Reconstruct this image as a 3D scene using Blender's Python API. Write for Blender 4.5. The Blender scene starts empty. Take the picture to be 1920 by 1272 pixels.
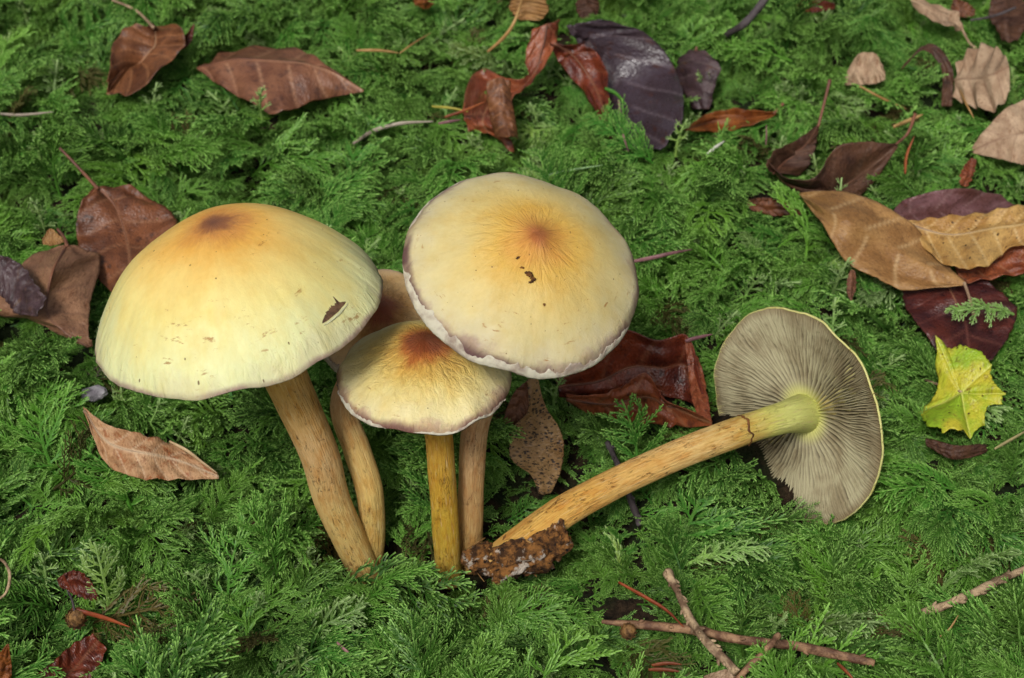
import bpy, math, random
from mathutils import Vector, Matrix, noise
rad = math.radians
CM = 0.01
sc = bpy.context.scene
col = sc.collection

# ------------------------------------------------------------------ camera
PITCH = rad(35.0)
CAM = Vector((2.3, -34.35, 31.15))          # cm
FPX = 3200.0                                 # focal length in photo pixels (1920 wide)
FWD = Vector((0, math.cos(PITCH), -math.sin(PITCH)))
UPV = Vector((0, math.sin(PITCH), math.cos(PITCH)))
RGT = Vector((1, 0, 0))
cd = bpy.data.cameras.new('camera'); cam = bpy.data.objects.new('camera', cd); col.objects.link(cam)
cam.location = CAM * CM
cam.rotation_euler = (math.pi / 2 - PITCH, 0, 0)
cd.sensor_width = 36.0; cd.lens = 60.0
cd.clip_start = 0.01; cd.clip_end = 100.0
cd.dof.use_dof = True; cd.dof.focus_distance = 0.43; cd.dof.aperture_fstop = 30.0
sc.camera = cam

# ------------------------------------------------------------------ sky, sun, exposure
SUN_DIR = Vector((-0.22, -0.66, 0.72)).normalized()     # towards the sun
w = bpy.data.worlds.new('World'); sc.world = w; w.use_nodes = True
wn = w.node_tree; wn.nodes.clear()
sky = wn.nodes.new('ShaderNodeTexSky'); sky.sky_type = 'NISHITA'; sky.sun_disc = False
sky.sun_elevation = math.asin(SUN_DIR.z); sky.sun_rotation = math.atan2(SUN_DIR.x, SUN_DIR.y)
sky.dust_density = 6.0; sky.air_density = 1.0; sky.ozone_density = 1.0
hs = wn.nodes.new('ShaderNodeHueSaturation'); hs.inputs['Saturation'].default_value = 0.25
bg = wn.nodes.new('ShaderNodeBackground'); bg.inputs['Strength'].default_value = 0.06
wo = wn.nodes.new('ShaderNodeOutputWorld')
wn.links.new(sky.outputs[0], hs.inputs['Color']); wn.links.new(hs.outputs[0], bg.inputs['Color'])
wn.links.new(bg.outputs[0], wo.inputs['Surface'])
sl = bpy.data.lights.new('sun', 'SUN'); sl.energy = 1.5; sl.angle = rad(11); sl.color = (1.0, 0.97, 0.92)
so = bpy.data.objects.new('sun', sl); col.objects.link(so)
so.rotation_euler = SUN_DIR.to_track_quat('Z', 'Y').to_euler(); so.location = SUN_DIR * 2
sc.view_settings.view_transform = 'Standard'; sc.view_settings.look = 'None'
sc.view_settings.exposure = 0.42; sc.view_settings.gamma = 1.0; sc.view_settings.use_curve_mapping = False
sc.render.engine = 'CYCLES'
sc.cycles.max_bounces = 5; sc.cycles.diffuse_bounces = 3; sc.cycles.transmission_bounces = 3
sc.cycles.use_denoising = True

# ------------------------------------------------------------------ helpers (all lengths in cm)
def nz(x, y=0.0, z=0.0): return noise.noise(Vector((x, y, z)))
def smooth(a, b, x):
    t = max(0.0, min(1.0, (x - a) / (b - a))); return t * t * (3 - 2 * t)
def ray(px, py):
    return (FWD + RGT * ((px - 960) / FPX) - UPV * ((py - 636) / FPX))
def gauss(x, y, cx, cy, s): return math.exp(-((x - cx) ** 2 + (y - cy) ** 2) / (2 * s * s))
def H(x, y):
    """height of the ground under the moss"""
    z = 0.12 * max(0.0, y - 2.0) if y < 40 else 0.12 * 38
    z += 0.9 * nz(x / 5.3 + 3.1, y / 5.3 + 1.7) + 0.85 * nz(x / 2.3 + 9.2, y / 2.3 + 4.4)
    z -= 0.55 * gauss(x, y, -0.6, 0.4, 2.2) + 0.75 * gauss(x, y, 2.4, -1.4, 1.4) + 0.5 * gauss(x, y, -1.2, -1.2, 1.5)
    z -= 1.15 * gauss(x, y, 10.4, 0.7, 1.6)
    z -= 0.9 * gauss(x, y, 3.1, 2.3, 1.3)
    z -= 0.5 * gauss(x, y, 5.5, 5.0, 1.6)
    z -= 0.5 * gauss(x, y, -4.6, 4.0, 1.3)
    z += 0.5 * gauss(x, y, -9.5, 1.0, 2.0)
    return z - 0.25
def G(px, py, h=0.0):
    """point on the pixel's line of sight that lies h above the ground"""
    r = ray(px, py); t = 30.0
    for _ in range(40):
        p = CAM + r * t
        d = p.z - (H(p.x, p.y) + h)
        t += d / 0.75 * 0.8
    return CAM + r * t
def Y(px, py, y):
    r = ray(px, py); return CAM + r * ((y - CAM.y) / r.y)
def pix(p):
    d = p - CAM; z = d.dot(FWD); return 960 + FPX * d.dot(RGT) / z, 636 - FPX * d.dot(UPV) / z

def tag(o, label=None, cat=None, group=None, kind=None):
    if label: o['label'] = label
    if cat: o['category'] = cat
    if group: o['group'] = group
    if kind: o['kind'] = kind
    return o
def empty(name, loc):
    o = bpy.data.objects.new(name, None); col.objects.link(o); o.location = Vector(loc) * CM
    o.empty_display_size = 0.005
    return o
def worldloc(o):
    v = Vector((0, 0, 0))
    while o is not None: v += o.location; o = o.parent
    return v
def build(name, V, F, mat, parent=None, attrs=None, smoothf=True, link=True):
    """verts in world cm -> one mesh object in metres, origin at the parent's (or at the first vertex's) place"""
    off = worldloc(parent) if parent else Vector((0, 0, 0))
    me = bpy.data.meshes.new(name)
    me.from_pydata([tuple(Vector(v) * CM - off) for v in V], [], F)
    if smoothf: me.shade_smooth()
    for k, vals in (attrs or {}).items():
        if isinstance(vals[0], (int, float)):
            a = me.attributes.new(k, 'FLOAT', 'POINT'); a.data.foreach_set('value', [float(x) for x in vals])
        else:
            a = me.attributes.new(k, 'FLOAT_VECTOR', 'POINT'); a.data.foreach_set('vector', [float(c) for x in vals for c in x])
    if mat: me.materials.append(mat)
    o = bpy.data.objects.new(name, me)
    if link: col.objects.link(o)
    if parent: o.parent = parent
    return o
def catmull(pts, u):
    n = len(pts) - 1; x = min(max(u, 0.0), 1.0) * n; i = min(int(x), n - 1); t = x - i
    p1, p2 = pts[i], pts[i + 1]
    p0 = pts[i - 1] if i > 0 else p1 * 2 - p2
    p3 = pts[i + 2] if i + 2 <= n else p2 * 2 - p1
    return 0.5 * ((2 * p1) + (p2 - p0) * t + (2 * p0 - 5 * p1 + 4 * p2 - p3) * t * t + (3 * p1 - p0 - 3 * p2 + p3) * t ** 3)
def lerp_list(vals, u):
    n = len(vals) - 1; x = min(max(u, 0.0), 1.0) * n; i = min(int(x), n - 1); t = x - i
    return vals[i] * (1 - t) + vals[i + 1] * t

# ------------------------------------------------------------------ node helpers
class NT:
    def __init__(s, name):
        s.m = bpy.data.materials.new(name); s.m.use_nodes = True; s.t = s.m.node_tree
        s.b = s.t.nodes['Principled BSDF']; s.out = s.t.nodes['Material Output']
    def n(s, typ, **kw):
        nd = s.t.nodes.new(typ)
        for k, v in kw.items(): setattr(nd, k, v)
        return nd
    def set(s, sock, v):
        if isinstance(v, bpy.types.NodeSocket): s.t.links.new(v, sock)
        elif v is not None:
            if sock.type == 'RGBA' and len(v) == 3: v = (*v, 1)
            sock.default_value = v
    def attr(s, name, out='Fac', typ='GEOMETRY'):
        return s.n('ShaderNodeAttribute', attribute_name=name, attribute_type=typ).outputs[out]
    def noise(s, vec, scale, detail=3, rough=0.55, dist=0.0):
        nd = s.n('ShaderNodeTexNoise'); s.set(nd.inputs['Vector'], vec); nd.inputs['Scale'].default_value = scale
        nd.inputs['Detail'].default_value = detail; nd.inputs['Roughness'].default_value = rough; nd.inputs['Distortion'].default_value = dist
        return nd.outputs['Fac']
    def voro(s, vec, scale, rnd=1.0, out='Distance'):
        nd = s.n('ShaderNodeTexVoronoi'); s.set(nd.inputs['Vector'], vec); nd.inputs['Scale'].default_value = scale
        nd.inputs['Randomness'].default_value = rnd
        return nd.outputs[out]
    def math(s, op, a, b=0.0, c=None):
        nd = s.n('ShaderNodeMath', operation=op); s.set(nd.inputs[0], a); s.set(nd.inputs[1], b)
        if c is not None: s.set(nd.inputs[2], c)
        return nd.outputs[0]
    def map(s, x, a, b, c=0.0, d=1.0, interp='SMOOTHSTEP'):
        nd = s.n('ShaderNodeMapRange', interpolation_type=interp)
        for i, v in enumerate((x, a, b, c, d)): s.set(nd.inputs[i], v)
        return nd.outputs[0]
    def mix(s, f, a, b, blend='MIX'):
        nd = s.n('ShaderNodeMix', data_type='RGBA', blend_type=blend)
        s.set(nd.inputs[0], f); s.set(nd.inputs[6], a); s.set(nd.inputs[7], b)
        return nd.outputs[2]
    def ramp(s, x, stops):
        nd = s.n('ShaderNodeValToRGB'); cr = nd.color_ramp
        while len(cr.elements) < len(stops): cr.elements.new(0.5)
        for e, (p, c) in zip(cr.elements, stops): e.position = p; e.color = (*c, 1)
        s.set(nd.inputs[0], x); return nd.outputs[0]
    def vmath(s, op, a, b):
        nd = s.n('ShaderNodeVectorMath', operation=op); s.set(nd.inputs[0], a); s.set(nd.inputs[1], b); return nd.outputs[0]
    def bump(s, h, strength, dist):
        nd = s.n('ShaderNodeBump'); nd.inputs['Strength'].default_value = strength; nd.inputs['Distance'].default_value = dist
        s.set(nd.inputs['Height'], h); return nd.outputs[0]
    def fin(s, colr, rough=0.6, normal=None, spec=0.3, sss=0.0):
        s.set(s.b.inputs['Base Color'], colr); s.set(s.b.inputs['Roughness'], rough)
        s.b.inputs['Specular IOR Level'].default_value = spec
        if normal is not None: s.set(s.b.inputs['Normal'], normal)
        if sss:
            s.b.inputs['Subsurface Weight'].default_value = sss
            s.b.inputs['Subsurface Radius'].default_value = (1.0, 0.6, 0.3); s.b.inputs['Subsurface Scale'].default_value = 0.003
        return s.m
def lin(r, g, b):
    f = lambda c: (c / 255 / 12.92) if c <= 10 else ((c / 255 + 0.055) / 1.055) ** 2.4
    return (f(r), f(g), f(b))
def dark(c, k): return tuple(x * k for x in c)

def mat_plain(name, c1, c2, rough=0.5, sc_=120):
    s = NT(name); P = s.n('ShaderNodeNewGeometry').outputs['Position']
    c = s.mix(s.map(s.noise(P, sc_, 4, 0.6), 0.35, 0.65), c1, c2)
    return s.fin(c, rough, s.bump(s.noise(P, sc_ * 6, 3), 0.5, 0.0006), 0.35)

# ------------------------------------------------------------------ ground
def mat_ground():
    s = NT('humus_soil'); P = s.n('ShaderNodeNewGeometry').outputs['Position']
    c = s.mix(s.map(s.noise(P, 260, 5, 0.7), 0.35, 0.65), (0.006, 0.005, 0.003), (0.045, 0.028, 0.015))
    c = s.mix(s.map(s.noise(P, 60, 3), 0.45, 0.62), c, (0.016, 0.026, 0.008))
    return s.fin(c, 0.9, s.bump(s.noise(P, 420, 5, 0.7), 1.0, 0.003), 0.15)
def make_ground():
    xs = [-300, -200, -130, -85, -60, -48] + [-40 + i * 0.6 for i in range(40)] + [-16 + i * 0.22 for i in range(182)] + [24.2 + i * 0.6 for i in range(36)] + [46, 60, 90, 140, 220, 300]
    ys = [-300, -180, -90, -50, -30, -20] + [-14 + i * 0.6 for i in range(15)] + [-5 + i * 0.22 for i in range(180)] + [34.8 + i * 0.6 for i in range(42)] + [62, 75, 100, 150, 220, 320]
    V = [(x, y, H(x, y) - 0.15 + 0.22 * nz(x * 1.9, y * 1.9, 3.0) + 0.16 * nz(x * 4.3, y * 4.3, 7.0)) for y in ys for x in xs]; n = len(xs)
    F = [(j * n + i, j * n + i + 1, (j + 1) * n + i + 1, (j + 1) * n + i) for j in range(len(ys) - 1) for i in range(n - 1)]
    return tag(build('ground', V, F, mat_ground()), 'dark humus forest floor under the moss', kind='structure')
make_ground()

# keep-out grid: lowest solid height per cell, so that moss does not pierce what lies on it
CELL = 0.3; KEEP = {}; HARD = set()
def keepout(pts, grow=0):
    for p in pts:
        i, j = int(math.floor(p[0] / CELL)), int(math.floor(p[1] / CELL))
        for a in range(-grow, grow + 1):
            for b in range(-grow, grow + 1):
                k = (i + a, j + b)
                if k not in KEEP or KEEP[k] > p[2]: KEEP[k] = p[2]

# ------------------------------------------------------------------ mushrooms
def mat_cap(name, stops, seed, wrinkle=0.5, wr_rho=0.6, purple=None, purple_col=lin(110, 82, 84), stain=None):
    s = NT(name); cr = s.attr('cr', 'Vector'); rs = s.attr('rs', 'Vector'); rho = s.attr('rho')
    off = s.vmath('ADD', cr, (seed * 3.7, seed * 1.3, 0))
    rso = s.vmath('ADD', rs, (seed * 2.1, seed * 4.3, 0))
    warp = s.math('MULTIPLY', s.math('SUBTRACT', s.noise(off, 2.4, 5, 0.65), 0.5), 0.42)
    fine = s.math('MULTIPLY', s.math('SUBTRACT', s.noise(rso, 4.5, 5, 0.7), 0.5), 0.09)
    x = s.math('ADD', rho, s.math('MULTIPLY', s.math('ADD', warp, fine), s.map(rho, 0.0, 0.18, 0.35, 1.0)))
    c = s.ramp(x, stops)
    # radial fibrils
    streak = s.map(s.noise(rso, 9.0, 4, 0.7), 0.3, 0.7, 0.94, 1.05, 'LINEAR')
    c = s.mix(1.0, c, s.n('ShaderNodeCombineColor').outputs[0], 'MULTIPLY') if False else c
    vm = s.n('ShaderNodeVectorMath', operation='SCALE'); s.set(vm.inputs[0], c); s.set(vm.inputs['Scale'], streak); c = vm.outputs[0]
    # cloudy patches of paler and browner skin
    pt = s.map(s.noise(off, 4.0, 6, 0.65), 0.42, 0.7, 0.0, 0.6)
    c = s.mix(pt, c, s.mix(1.0, c, (0.92, 0.82, 0.62), 'MULTIPLY'))
    # rusty fibril marks
    big = s.vmath('MULTIPLY', rso, (1, 1, 5.0))
    fm = s.math('MULTIPLY', s.map(s.noise(big, 5.5, 5, 0.75), 0.60, 0.68), s.map(s.noise(off, 3.0, 2), 0.44, 0.58))
    c = s.mix(s.math('MULTIPLY', fm, 0.8), c, lin(158, 106, 40))
    # dark pinprick specks
    vd = s.n('ShaderNodeTexVoronoi'); s.set(vd.inputs['Vector'], off); vd.inputs['Scale'].default_value = 17
    keep = s.math('GREATER_THAN', s.n('ShaderNodeSeparateColor').outputs[0], 0.5)
    sep = s.n('ShaderNodeSeparateColor'); s.set(sep.inputs[0], vd.outputs['Color'])
    rsz = s.map(sep.outputs[0], 0.55, 1.0, 0.0, 0.12, 'LINEAR')
    spk = s.math('LESS_THAN', vd.outputs['Distance'], rsz)
    c = s.mix(s.math('MULTIPLY', spk, 0.85), c, lin(92, 62, 22))
    if purple is not None:
        pe = s.math('MULTIPLY', s.map(s.math('ADD', rho, s.math('MULTIPLY', fine, 0.35)), purple, min(purple + 0.05, 0.999)),
                    s.map(s.noise(off, 2.2, 3), 0.36, 0.55, 0.25, 1.0))
        c = s.mix(pe, c, purple_col)
    gr_ = s.math('MULTIPLY', s.map(s.noise(rso, 6.5, 5, 0.6, 0.9), 0.50, 0.34), s.map(rho, 0.15, wr_rho, min(0.4, 0.3 * wrinkle), 0.0))
    c = s.mix(gr_, c, lin(150, 104, 52))
    hole = s.attr('tear'); c = s.mix(hole, c, lin(84, 62, 46))
    wr = s.math('MULTIPLY', s.noise(rso, 6.5, 5, 0.6, 0.9), s.map(rho, 0.12, wr_rho, 1.0, 0.12))
    h = s.math('ADD', s.math('MULTIPLY', wr, wrinkle), s.math('MULTIPLY', s.noise(off, 28, 4, 0.7), 0.10))
    h = s.math('ADD', h, s.math('MULTIPLY', s.map(s.noise(off, 14, 4, 0.6, 0.5), 0.4, 0.6), s.map(rho, 0.85, 0.97, 0.0, 0.10)))
    return s.fin(c, s.map(s.noise(off, 8, 3), 0.3, 0.7, 0.45, 0.62), s.bump(h, 0.75, 0.0016), 0.32, 0.12)
def mat_gills(name, c_edge, c_deep, c_stem):
    s = NT(name); rho = s.attr('rho'); P = s.n('ShaderNodeNewGeometry').outputs['Position']; e = s.attr('edge')
    c = s.mix(e, c_deep, c_edge)
    c = s.mix(s.map(s.noise(P, 90, 4, 0.65), 0.38, 0.66), c, s.mix(1.0, c, (0.62, 0.56, 0.52), 'MULTIPLY'))
    c = s.mix(s.map(rho, 0.14, 0.32, 0.9, 0.0), c, c_stem)
    c = s.mix(s.map(rho, 0.90, 0.985, 0.0, 0.55), c, lin(118, 98, 66))
    return s.fin(c, 0.75, None, 0.2)
def mat_stem(name, stops, fib, seed, scales=0.4, clean=2.0):
    s = NT(name); sv = s.attr('sv', 'Vector'); t = s.attr('t')
    o = s.vmath('ADD', sv, (seed * 5.1, seed * 2.3, seed * 1.7))
    st = s.vmath('MULTIPLY', o, (1, 1, 0.16))
    x = s.math('ADD', t, s.math('MULTIPLY', s.math('SUBTRACT', s.noise(o, 1.3, 4), 0.5), 0.22))
    c = s.ramp(x, stops)
    f1 = s.map(s.noise(st, 7.5, 4, 0.7), 0.35, 0.68)
    cl = s.map(t, clean - 0.05, clean + 0.05, 1.0, 0.15)
    c = s.mix(s.math('MULTIPLY', s.math('MULTIPLY', f1, 0.38), cl), c, fib)
    c = s.mix(s.math('MULTIPLY', s.map(s.noise(o, 2.6, 4, 0.6), 0.42, 0.66, 0.0, 0.65), cl), c, s.mix(1.0, c, (0.84, 0.64, 0.42), 'MULTIPLY'))
    c = s.mix(s.math('MULTIPLY', s.map(s.noise(st, 12, 3, 0.6), 0.55, 0.7), 0.5), c, lin(238, 214, 160))
    sm = s.vmath('MULTIPLY', o, (1, 1, 0.55))
    fm = s.math('MULTIPLY', s.map(s.noise(sm, 7.0, 5, 0.75, 1.2), 0.555, 0.61), s.map(s.noise(o, 1.6, 2), 0.42, 0.6))
    c = s.mix(s.math('MULTIPLY', s.math('MULTIPLY', fm, scales), cl), c, lin(120, 66, 22))
    h = s.math('ADD', s.noise(st, 9, 4, 0.7), s.math('MULTIPLY', fm, 0.25))
    return s.fin(c, 0.55, s.bump(h, 0.8, 0.0016), 0.3)

def make_cap(parent, C, axis, R, h, p, umbo, umbo_s, seed, mat, gmat, rim_wave=0.02, flare=0.0, gill_n=90, stem_r=0.4,
             gill_depth=0.35, under=0.5, NS=240, tear=None, roll_ref=Vector((1, 0, 0)), lump=0.03, rim_drop=0.10, gwave=0.0, notch=None, outline=None):
    axis = axis.normalized(); ex = (roll_ref - axis * roll_ref.dot(axis)).normalized(); ey = axis.cross(ex)
    def shape(th):
        c, s_ = math.cos(th), math.sin(th)
        k = 1 + rim_wave * nz(c * 1.3 + seed * 7, s_ * 1.3, seed) + rim_wave * 0.45 * nz(c * 5 + seed, s_ * 5, 2.2) + rim_wave * 0.2 * nz(c * 16, s_ * 16 + seed, 1)
        if outline: k *= outline(math.degrees(th))
        return k
    def top(rho, th):
        c, s_ = math.cos(th), math.sin(th)
        z = h * (1 - rho ** p) + umbo * math.exp(-(rho / umbo_s) ** 2) - flare * 0
        z += lump * R * nz(c * rho * 2.2 + seed, s_ * rho * 2.2, seed * 2.0) * (0.4 + rho)
        z += 0.035 * R * rho ** 6 * nz(c * 3.1 + seed * 3, s_ * 3.1, 5.0) * (rim_wave / 0.02)
        if rho > 0.92: z -= rim_drop * ((rho - 0.92) / 0.08) ** 2
        return z
    def at(rho, th, dz=0.0):
        r = R * rho * (1 + (shape(th) - 1) * rho)
        return C + ex * (r * math.cos(th)) + ey * (r * math.sin(th)) + axis * (top(rho, th) + dz)
    V = []; F = []; cr = []; rs = []; rh = []; te = []
    rhos = [0.0] + [((i + 1) / 64) ** 0.9 for i in range(64)]
    under_r = [1.0, 0.985, 0.93, 0.8, 0.6, 0.4, 0.2, max(0.05, stem_r / R * 0.6)]
    rows = len(rhos) + len(under_r)
    for j in range(rows):
        for i in range(NS):
            th = 2 * math.pi * i / NS
            if j < len(rhos):
                rho = rhos[j]; tv = 0.0; pnt = at(rho, th)
                if tear:
                    (ta, tr, tl, tw, tt) = tear
                    dx = rho * math.cos(th) - tr * math.cos(ta); dy = rho * math.sin(th) - tr * math.sin(ta)
                    a = dx * math.cos(tt) + dy * math.sin(tt); b = -dx * math.sin(tt) + dy * math.cos(tt)
                    ww = tw * max(0.0, 1 - (a / tl) ** 2) * (1 + 0.5 * nz(a * 40, 3.3))
                    d = abs(b - 0.012 * nz(a * 22, 1.0)) - ww
                    a2 = dx * math.cos(tt + 1.15) + dy * math.sin(tt + 1.15); b2 = -dx * math.sin(tt + 1.15) + dy * math.cos(tt + 1.15)
                    if 0 < a2 < 0.075: d = min(d, abs(b2) - 0.012 * (1 - a2 / 0.075))
                    tv = 1 - smooth(-0.008, 0.006, d)
                    pnt = pnt - axis * (0.10 * tv) + axis * 0.05 * (smooth(0.06, 0.0, d) if d > 0 else 0)
                V.append(pnt); rh.append(rho); te.append(tv)
            else:
                rho = under_r[j - len(rhos)]; k = j - len(rhos)
                zt = at(rho * 0.995, th, -0.07 - (0.0 if k < 2 else under * h * (1 - rho) * 0.55))
                V.append(zt); rh.append(min(rho, 0.999) if k < 2 else rho); te.append(0.0)
            cr.append((rho * math.cos(th), rho * math.sin(th), 0)); rs.append((math.cos(th), math.sin(th), rho * 1.1))
    for j in range(rows - 1):
        for i in range(NS):
            i2 = (i + 1) % NS; F.append((j * NS + i, j * NS + i2, (j + 1) * NS + i2, (j + 1) * NS + i))
    if notch:
        pass
    capo = build('cap', V, F, mat, parent, {'cr': cr, 'rs': rs, 'rho': rh, 'tear': te})
    # gills: thin radial blades below the flesh, long and short ones in turn
    GV = []; GF = []; ge = []; gr = []; rnd = random.Random(seed)
    lev = [1, 4, 3, 4, 2, 4, 3, 4]; start = {1: stem_r / R * 0.8, 2: 0.36, 3: 0.52, 4: 0.72}
    for g in range(gill_n):
        th0 = 2 * math.pi * g / gill_n + rnd.uniform(-0.2, 0.2) * 2 * math.pi / gill_n
        r0 = min(0.9, start[lev[g % 8]] * rnd.uniform(0.95, 1.2)); n = 14
        ph = rnd.uniform(0, 6)
        for k in range(n + 1):
            rho = r0 + (0.988 - r0) * k / n; u = k / n
            th = th0 + gwave * (nz(rho * 4 + math.cos(th0) * 2, math.sin(th0) * 2, seed) + 0.35 * nz(rho * 9 + ph, th0 * 30, 2)) * (1 - 0.6 * u)
            dep = gill_depth * (math.sin(math.pi * min(1, (u * 0.86 + 0.14))) ** 0.6) * (0.75 if lev[g % 8] == 4 else 1.0) * (1 + 0.15 * nz(g * 3.1, u * 5))
            base = at(rho, th, -0.06 - under * h * (1 - rho) * 0.55)
            half = ey * math.cos(th) - ex * math.sin(th)
            wd = 0.028
            low = base - axis * max(0.03, dep)
            GV += [base + half * wd, low + half * 0.006, low - half * 0.006, base - half * wd]
            ge += [0.0, 1.0, 1.0, 0.0]; gr += [rho] * 4
            if k:
                a = len(GV) - 8; b = a + 4
                GF += [(a, b, b + 1, a + 1), (a + 1, b + 1, b + 2, a + 2), (a + 2, b + 2, b + 3, a + 3)]
    gob = build('gills', GV, GF, gmat, capo, {'edge': ge, 'rho': gr}); gob['kind'] = 'stuff'
    return capo, at, (ex, ey, axis)
def make_tube(name, pts, radii, mat, parent, sides=28, segs=90, rough=0.03, seed=1, caps=True, flat=1.0):
    V = []; F = []; sv = []; tt = []
    L = 0.0; prev = catmull(pts, 0)
    T0 = (catmull(pts, 0.01) - catmull(pts, 0)).normalized()
    ref = Vector((0, 0, 1)) if abs(T0.z) < 0.8 else Vector((0, 1, 0))
    Nn = (ref - T0 * ref.dot(T0)).normalized()
    for j in range(segs + 1):
        u = j / segs; c = catmull(pts, u); L += (c - prev).length; prev = c
        T = (catmull(pts, min(1, u + 0.01)) - catmull(pts, max(0, u - 0.01))).normalized()
        Nn = (Nn - T * Nn.dot(T)).normalized(); B = T.cross(Nn); r = lerp_list(radii, u)
        for i in range(sides):
            th = 2 * math.pi * i / sides
            k = 1 + rough * (1.6 * nz(math.cos(th) * 1.1 + seed, math.sin(th) * 1.1, L / max(0.2, r * 4)) + 0.5 * nz(math.cos(th) * 4, math.sin(th) * 4 + seed, L / max(0.1, r)))
            V.append(c + (Nn * math.cos(th) + B * math.sin(th) * flat) * (r * k)); sv.append((math.cos(th) * max(r, .1) * 2, math.sin(th) * max(r, .1) * 2, L)); tt.append(u)
    for j in range(segs):
        for i in range(sides):
            i2 = (i + 1) % sides; F.append((j * sides + i, j * sides + i2, (j + 1) * sides + i2, (j + 1) * sides + i))
    if caps:
        F.append(tuple(range(sides - 1, -1, -1))); F.append(tuple(segs * sides + i for i in range(sides)))
    return build(name, V, F, mat, parent, {'sv': sv, 't': tt})
def mat_veil():
    s = NT('veil_remnant'); P = s.n('ShaderNodeNewGeometry').outputs['Position']
    c = s.mix(s.map(s.noise(P, 260, 4), 0.4, 0.65), lin(206, 198, 176), lin(160, 142, 128))
    return s.fin(c, 0.7, s.bump(s.noise(P, 900, 3), 0.5, 0.0006), 0.25, 0.1)
VEIL = mat_veil()
def make_veil(capo, at, axis, a0, a1, width, jag, seed, lift=0.035, hang=0.10):
    V = []; F = []; n = int(abs(a1 - a0) * 1.8) + 4; m = 7
    for i in range(n + 1):
        u = i / n; th = rad(a0 + (a1 - a0) * u); env = smooth(0, 0.10, u) * smooth(1, 0.90, u)
        big = max(0.0, 0.55 + 1.5 * nz(u * 3.3 + seed, 1.1)) ; env *= smooth(0.0, 0.25, big)
        wv = env * (width * big * (0.8 + 0.5 * nz(u * 11 + seed, 4.4)) + jag * max(0.0, nz(u * 26 + seed, 7.7)) + jag * 0.5 * max(0.0, nz(u * 70, seed)))
        for k in range(m):
            v = k / (m - 1)
            if v < 0.7:
                rho = 1.0 - wv * (1 - v / 0.7); q = at(rho, th, lift * env * (1.0 - 0.6 * (1 - v / 0.7)))
            else:
                q = at(1.0, th, 0) + (at(1.0, th) - at(0.97, th)).normalized() * 0.03 * env; q = q - axis * (hang * env * (v - 0.7) / 0.3 * (0.6 + 0.6 * abs(nz(u * 60, seed * 2))) - lift * env)
            V.append(q)
    for i in range(n):
        for k in range(m - 1): F.append((i * m + k, (i + 1) * m + k, (i + 1) * m + k + 1, i * m + k + 1))
    o = build('veil_remnant', V, F, VEIL, capo); md = o.modifiers.new('thick', 'SOLIDIFY'); md.thickness = 0.0003; md.offset = 1
    return o

YEL = lin(228, 206, 128); CRE = lin(232, 228, 182); PALE = lin(222, 222, 190)
G_UP = mat_gills('gills_olive', lin(150, 140, 112), lin(84, 74, 62), lin(170, 168, 110))
# --- the large left one
base1 = Y(668, 1040, 0.25)
m1 = empty('mushroom', base1); tag(m1, 'large pale yellow mushroom with smooth broad dome cap and a torn slit near its rim', 'mushroom', 'mushrooms')
C1 = Y(448, 584, 0.0)
s1 = [(0.0, lin(116, 76, 62)), (0.09, lin(148, 96, 62)), (0.16, lin(206, 146, 76)), (0.30, lin(228, 178, 88)), (0.52, lin(230, 200, 118)), (0.75, lin(228, 214, 138)), (0.93, lin(226, 226, 168)), (0.985, lin(216, 212, 164))]
c1, at1, fr1 = make_cap(m1, C1, Vector((-0.17, 0.06, 1.0)), 3.54, 2.42, 2.5, 0.05, 0.3, 1.0,
    mat_cap('cap_skin_large', s1, 1.0, 0.25, 0.5, 0.980, lin(176, 150, 134)), G_UP, rim_wave=0.03, gill_n=120, stem_r=0.55, lump=0.035, NS=360)
st1 = [Vector(C1) + Vector((0.05, 0.1, 1.2)), C1 + Vector((0.45, 0.1, -0.2)), Y(550, 740, 0.0), Y(598, 850, 0.05), Y(624, 940, 0.15), Y(672, 1045, 0.25), Y(690, 1085, 0.3)]
make_tube('stem', st1[::-1], [0.42, 0.45, 0.48, 0.51, 0.54, 0.60, 0.62], mat_stem('stem_yellow', [(0.0, lin(222, 190, 108)), (0.25, lin(240, 208, 130)), (0.5, lin(238, 196, 138)), (0.75, lin(222, 176, 88)), (1.0, lin(206, 162, 72))], lin(214, 156, 78), 1, 0.75), m1, seed=1.5)
def make_tear(capo, at, th0, rho0, ang, half, wid):
    x0, y0 = rho0 * math.cos(th0), rho0 * math.sin(th0); V = []; F = []; LV = []; n = 60
    def P_(a, b, dz):
        x = x0 + a * math.cos(ang) - b * math.sin(ang); y = y0 + a * math.sin(ang) + b * math.cos(ang); return at(min(1.0, math.hypot(x, y)), math.atan2(y, x), dz)
    for i in range(n + 1):
        a = -1 + 2 * i / n; e = max(0.0, 1 - a * a) ** 0.8; up = wid * e * (0.75 + 0.5 * nz(a * 7, 1.0)) + 0.012 * e * max(0, nz(a * 22, 3.0)) + (0.035 * max(0, 1 - abs(a - 0.55) / 0.10)); dn = -wid * e * 0.7
        for k in range(5): V.append(P_(a * half, dn + (up - dn) * k / 4, 0.014 - 0.006 * (k in (0, 4))))
        LV.append(P_(a * half * 1.02, dn - 0.008, 0.012))
    for i in range(n):
        for k in range(4): F.append((i * 5 + k, (i + 1) * 5 + k, (i + 1) * 5 + k + 1, i * 5 + k + 1))
    build('tear', V, F, mat_plain('torn_flesh', lin(118, 88, 64), lin(74, 52, 38), 0.8, 500), capo)
    make_tube('tear_lip', LV, [0.01, 0.02, 0.03, 0.034, 0.03, 0.02, 0.01], mat_plain('torn_lip', lin(216, 216, 176), lin(196, 194, 152), 0.6, 300), capo, 8, 50, 0.15)
make_tear(c1, at1, rad(-33), 0.895, rad(58), 0.135, 0.020)
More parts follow.
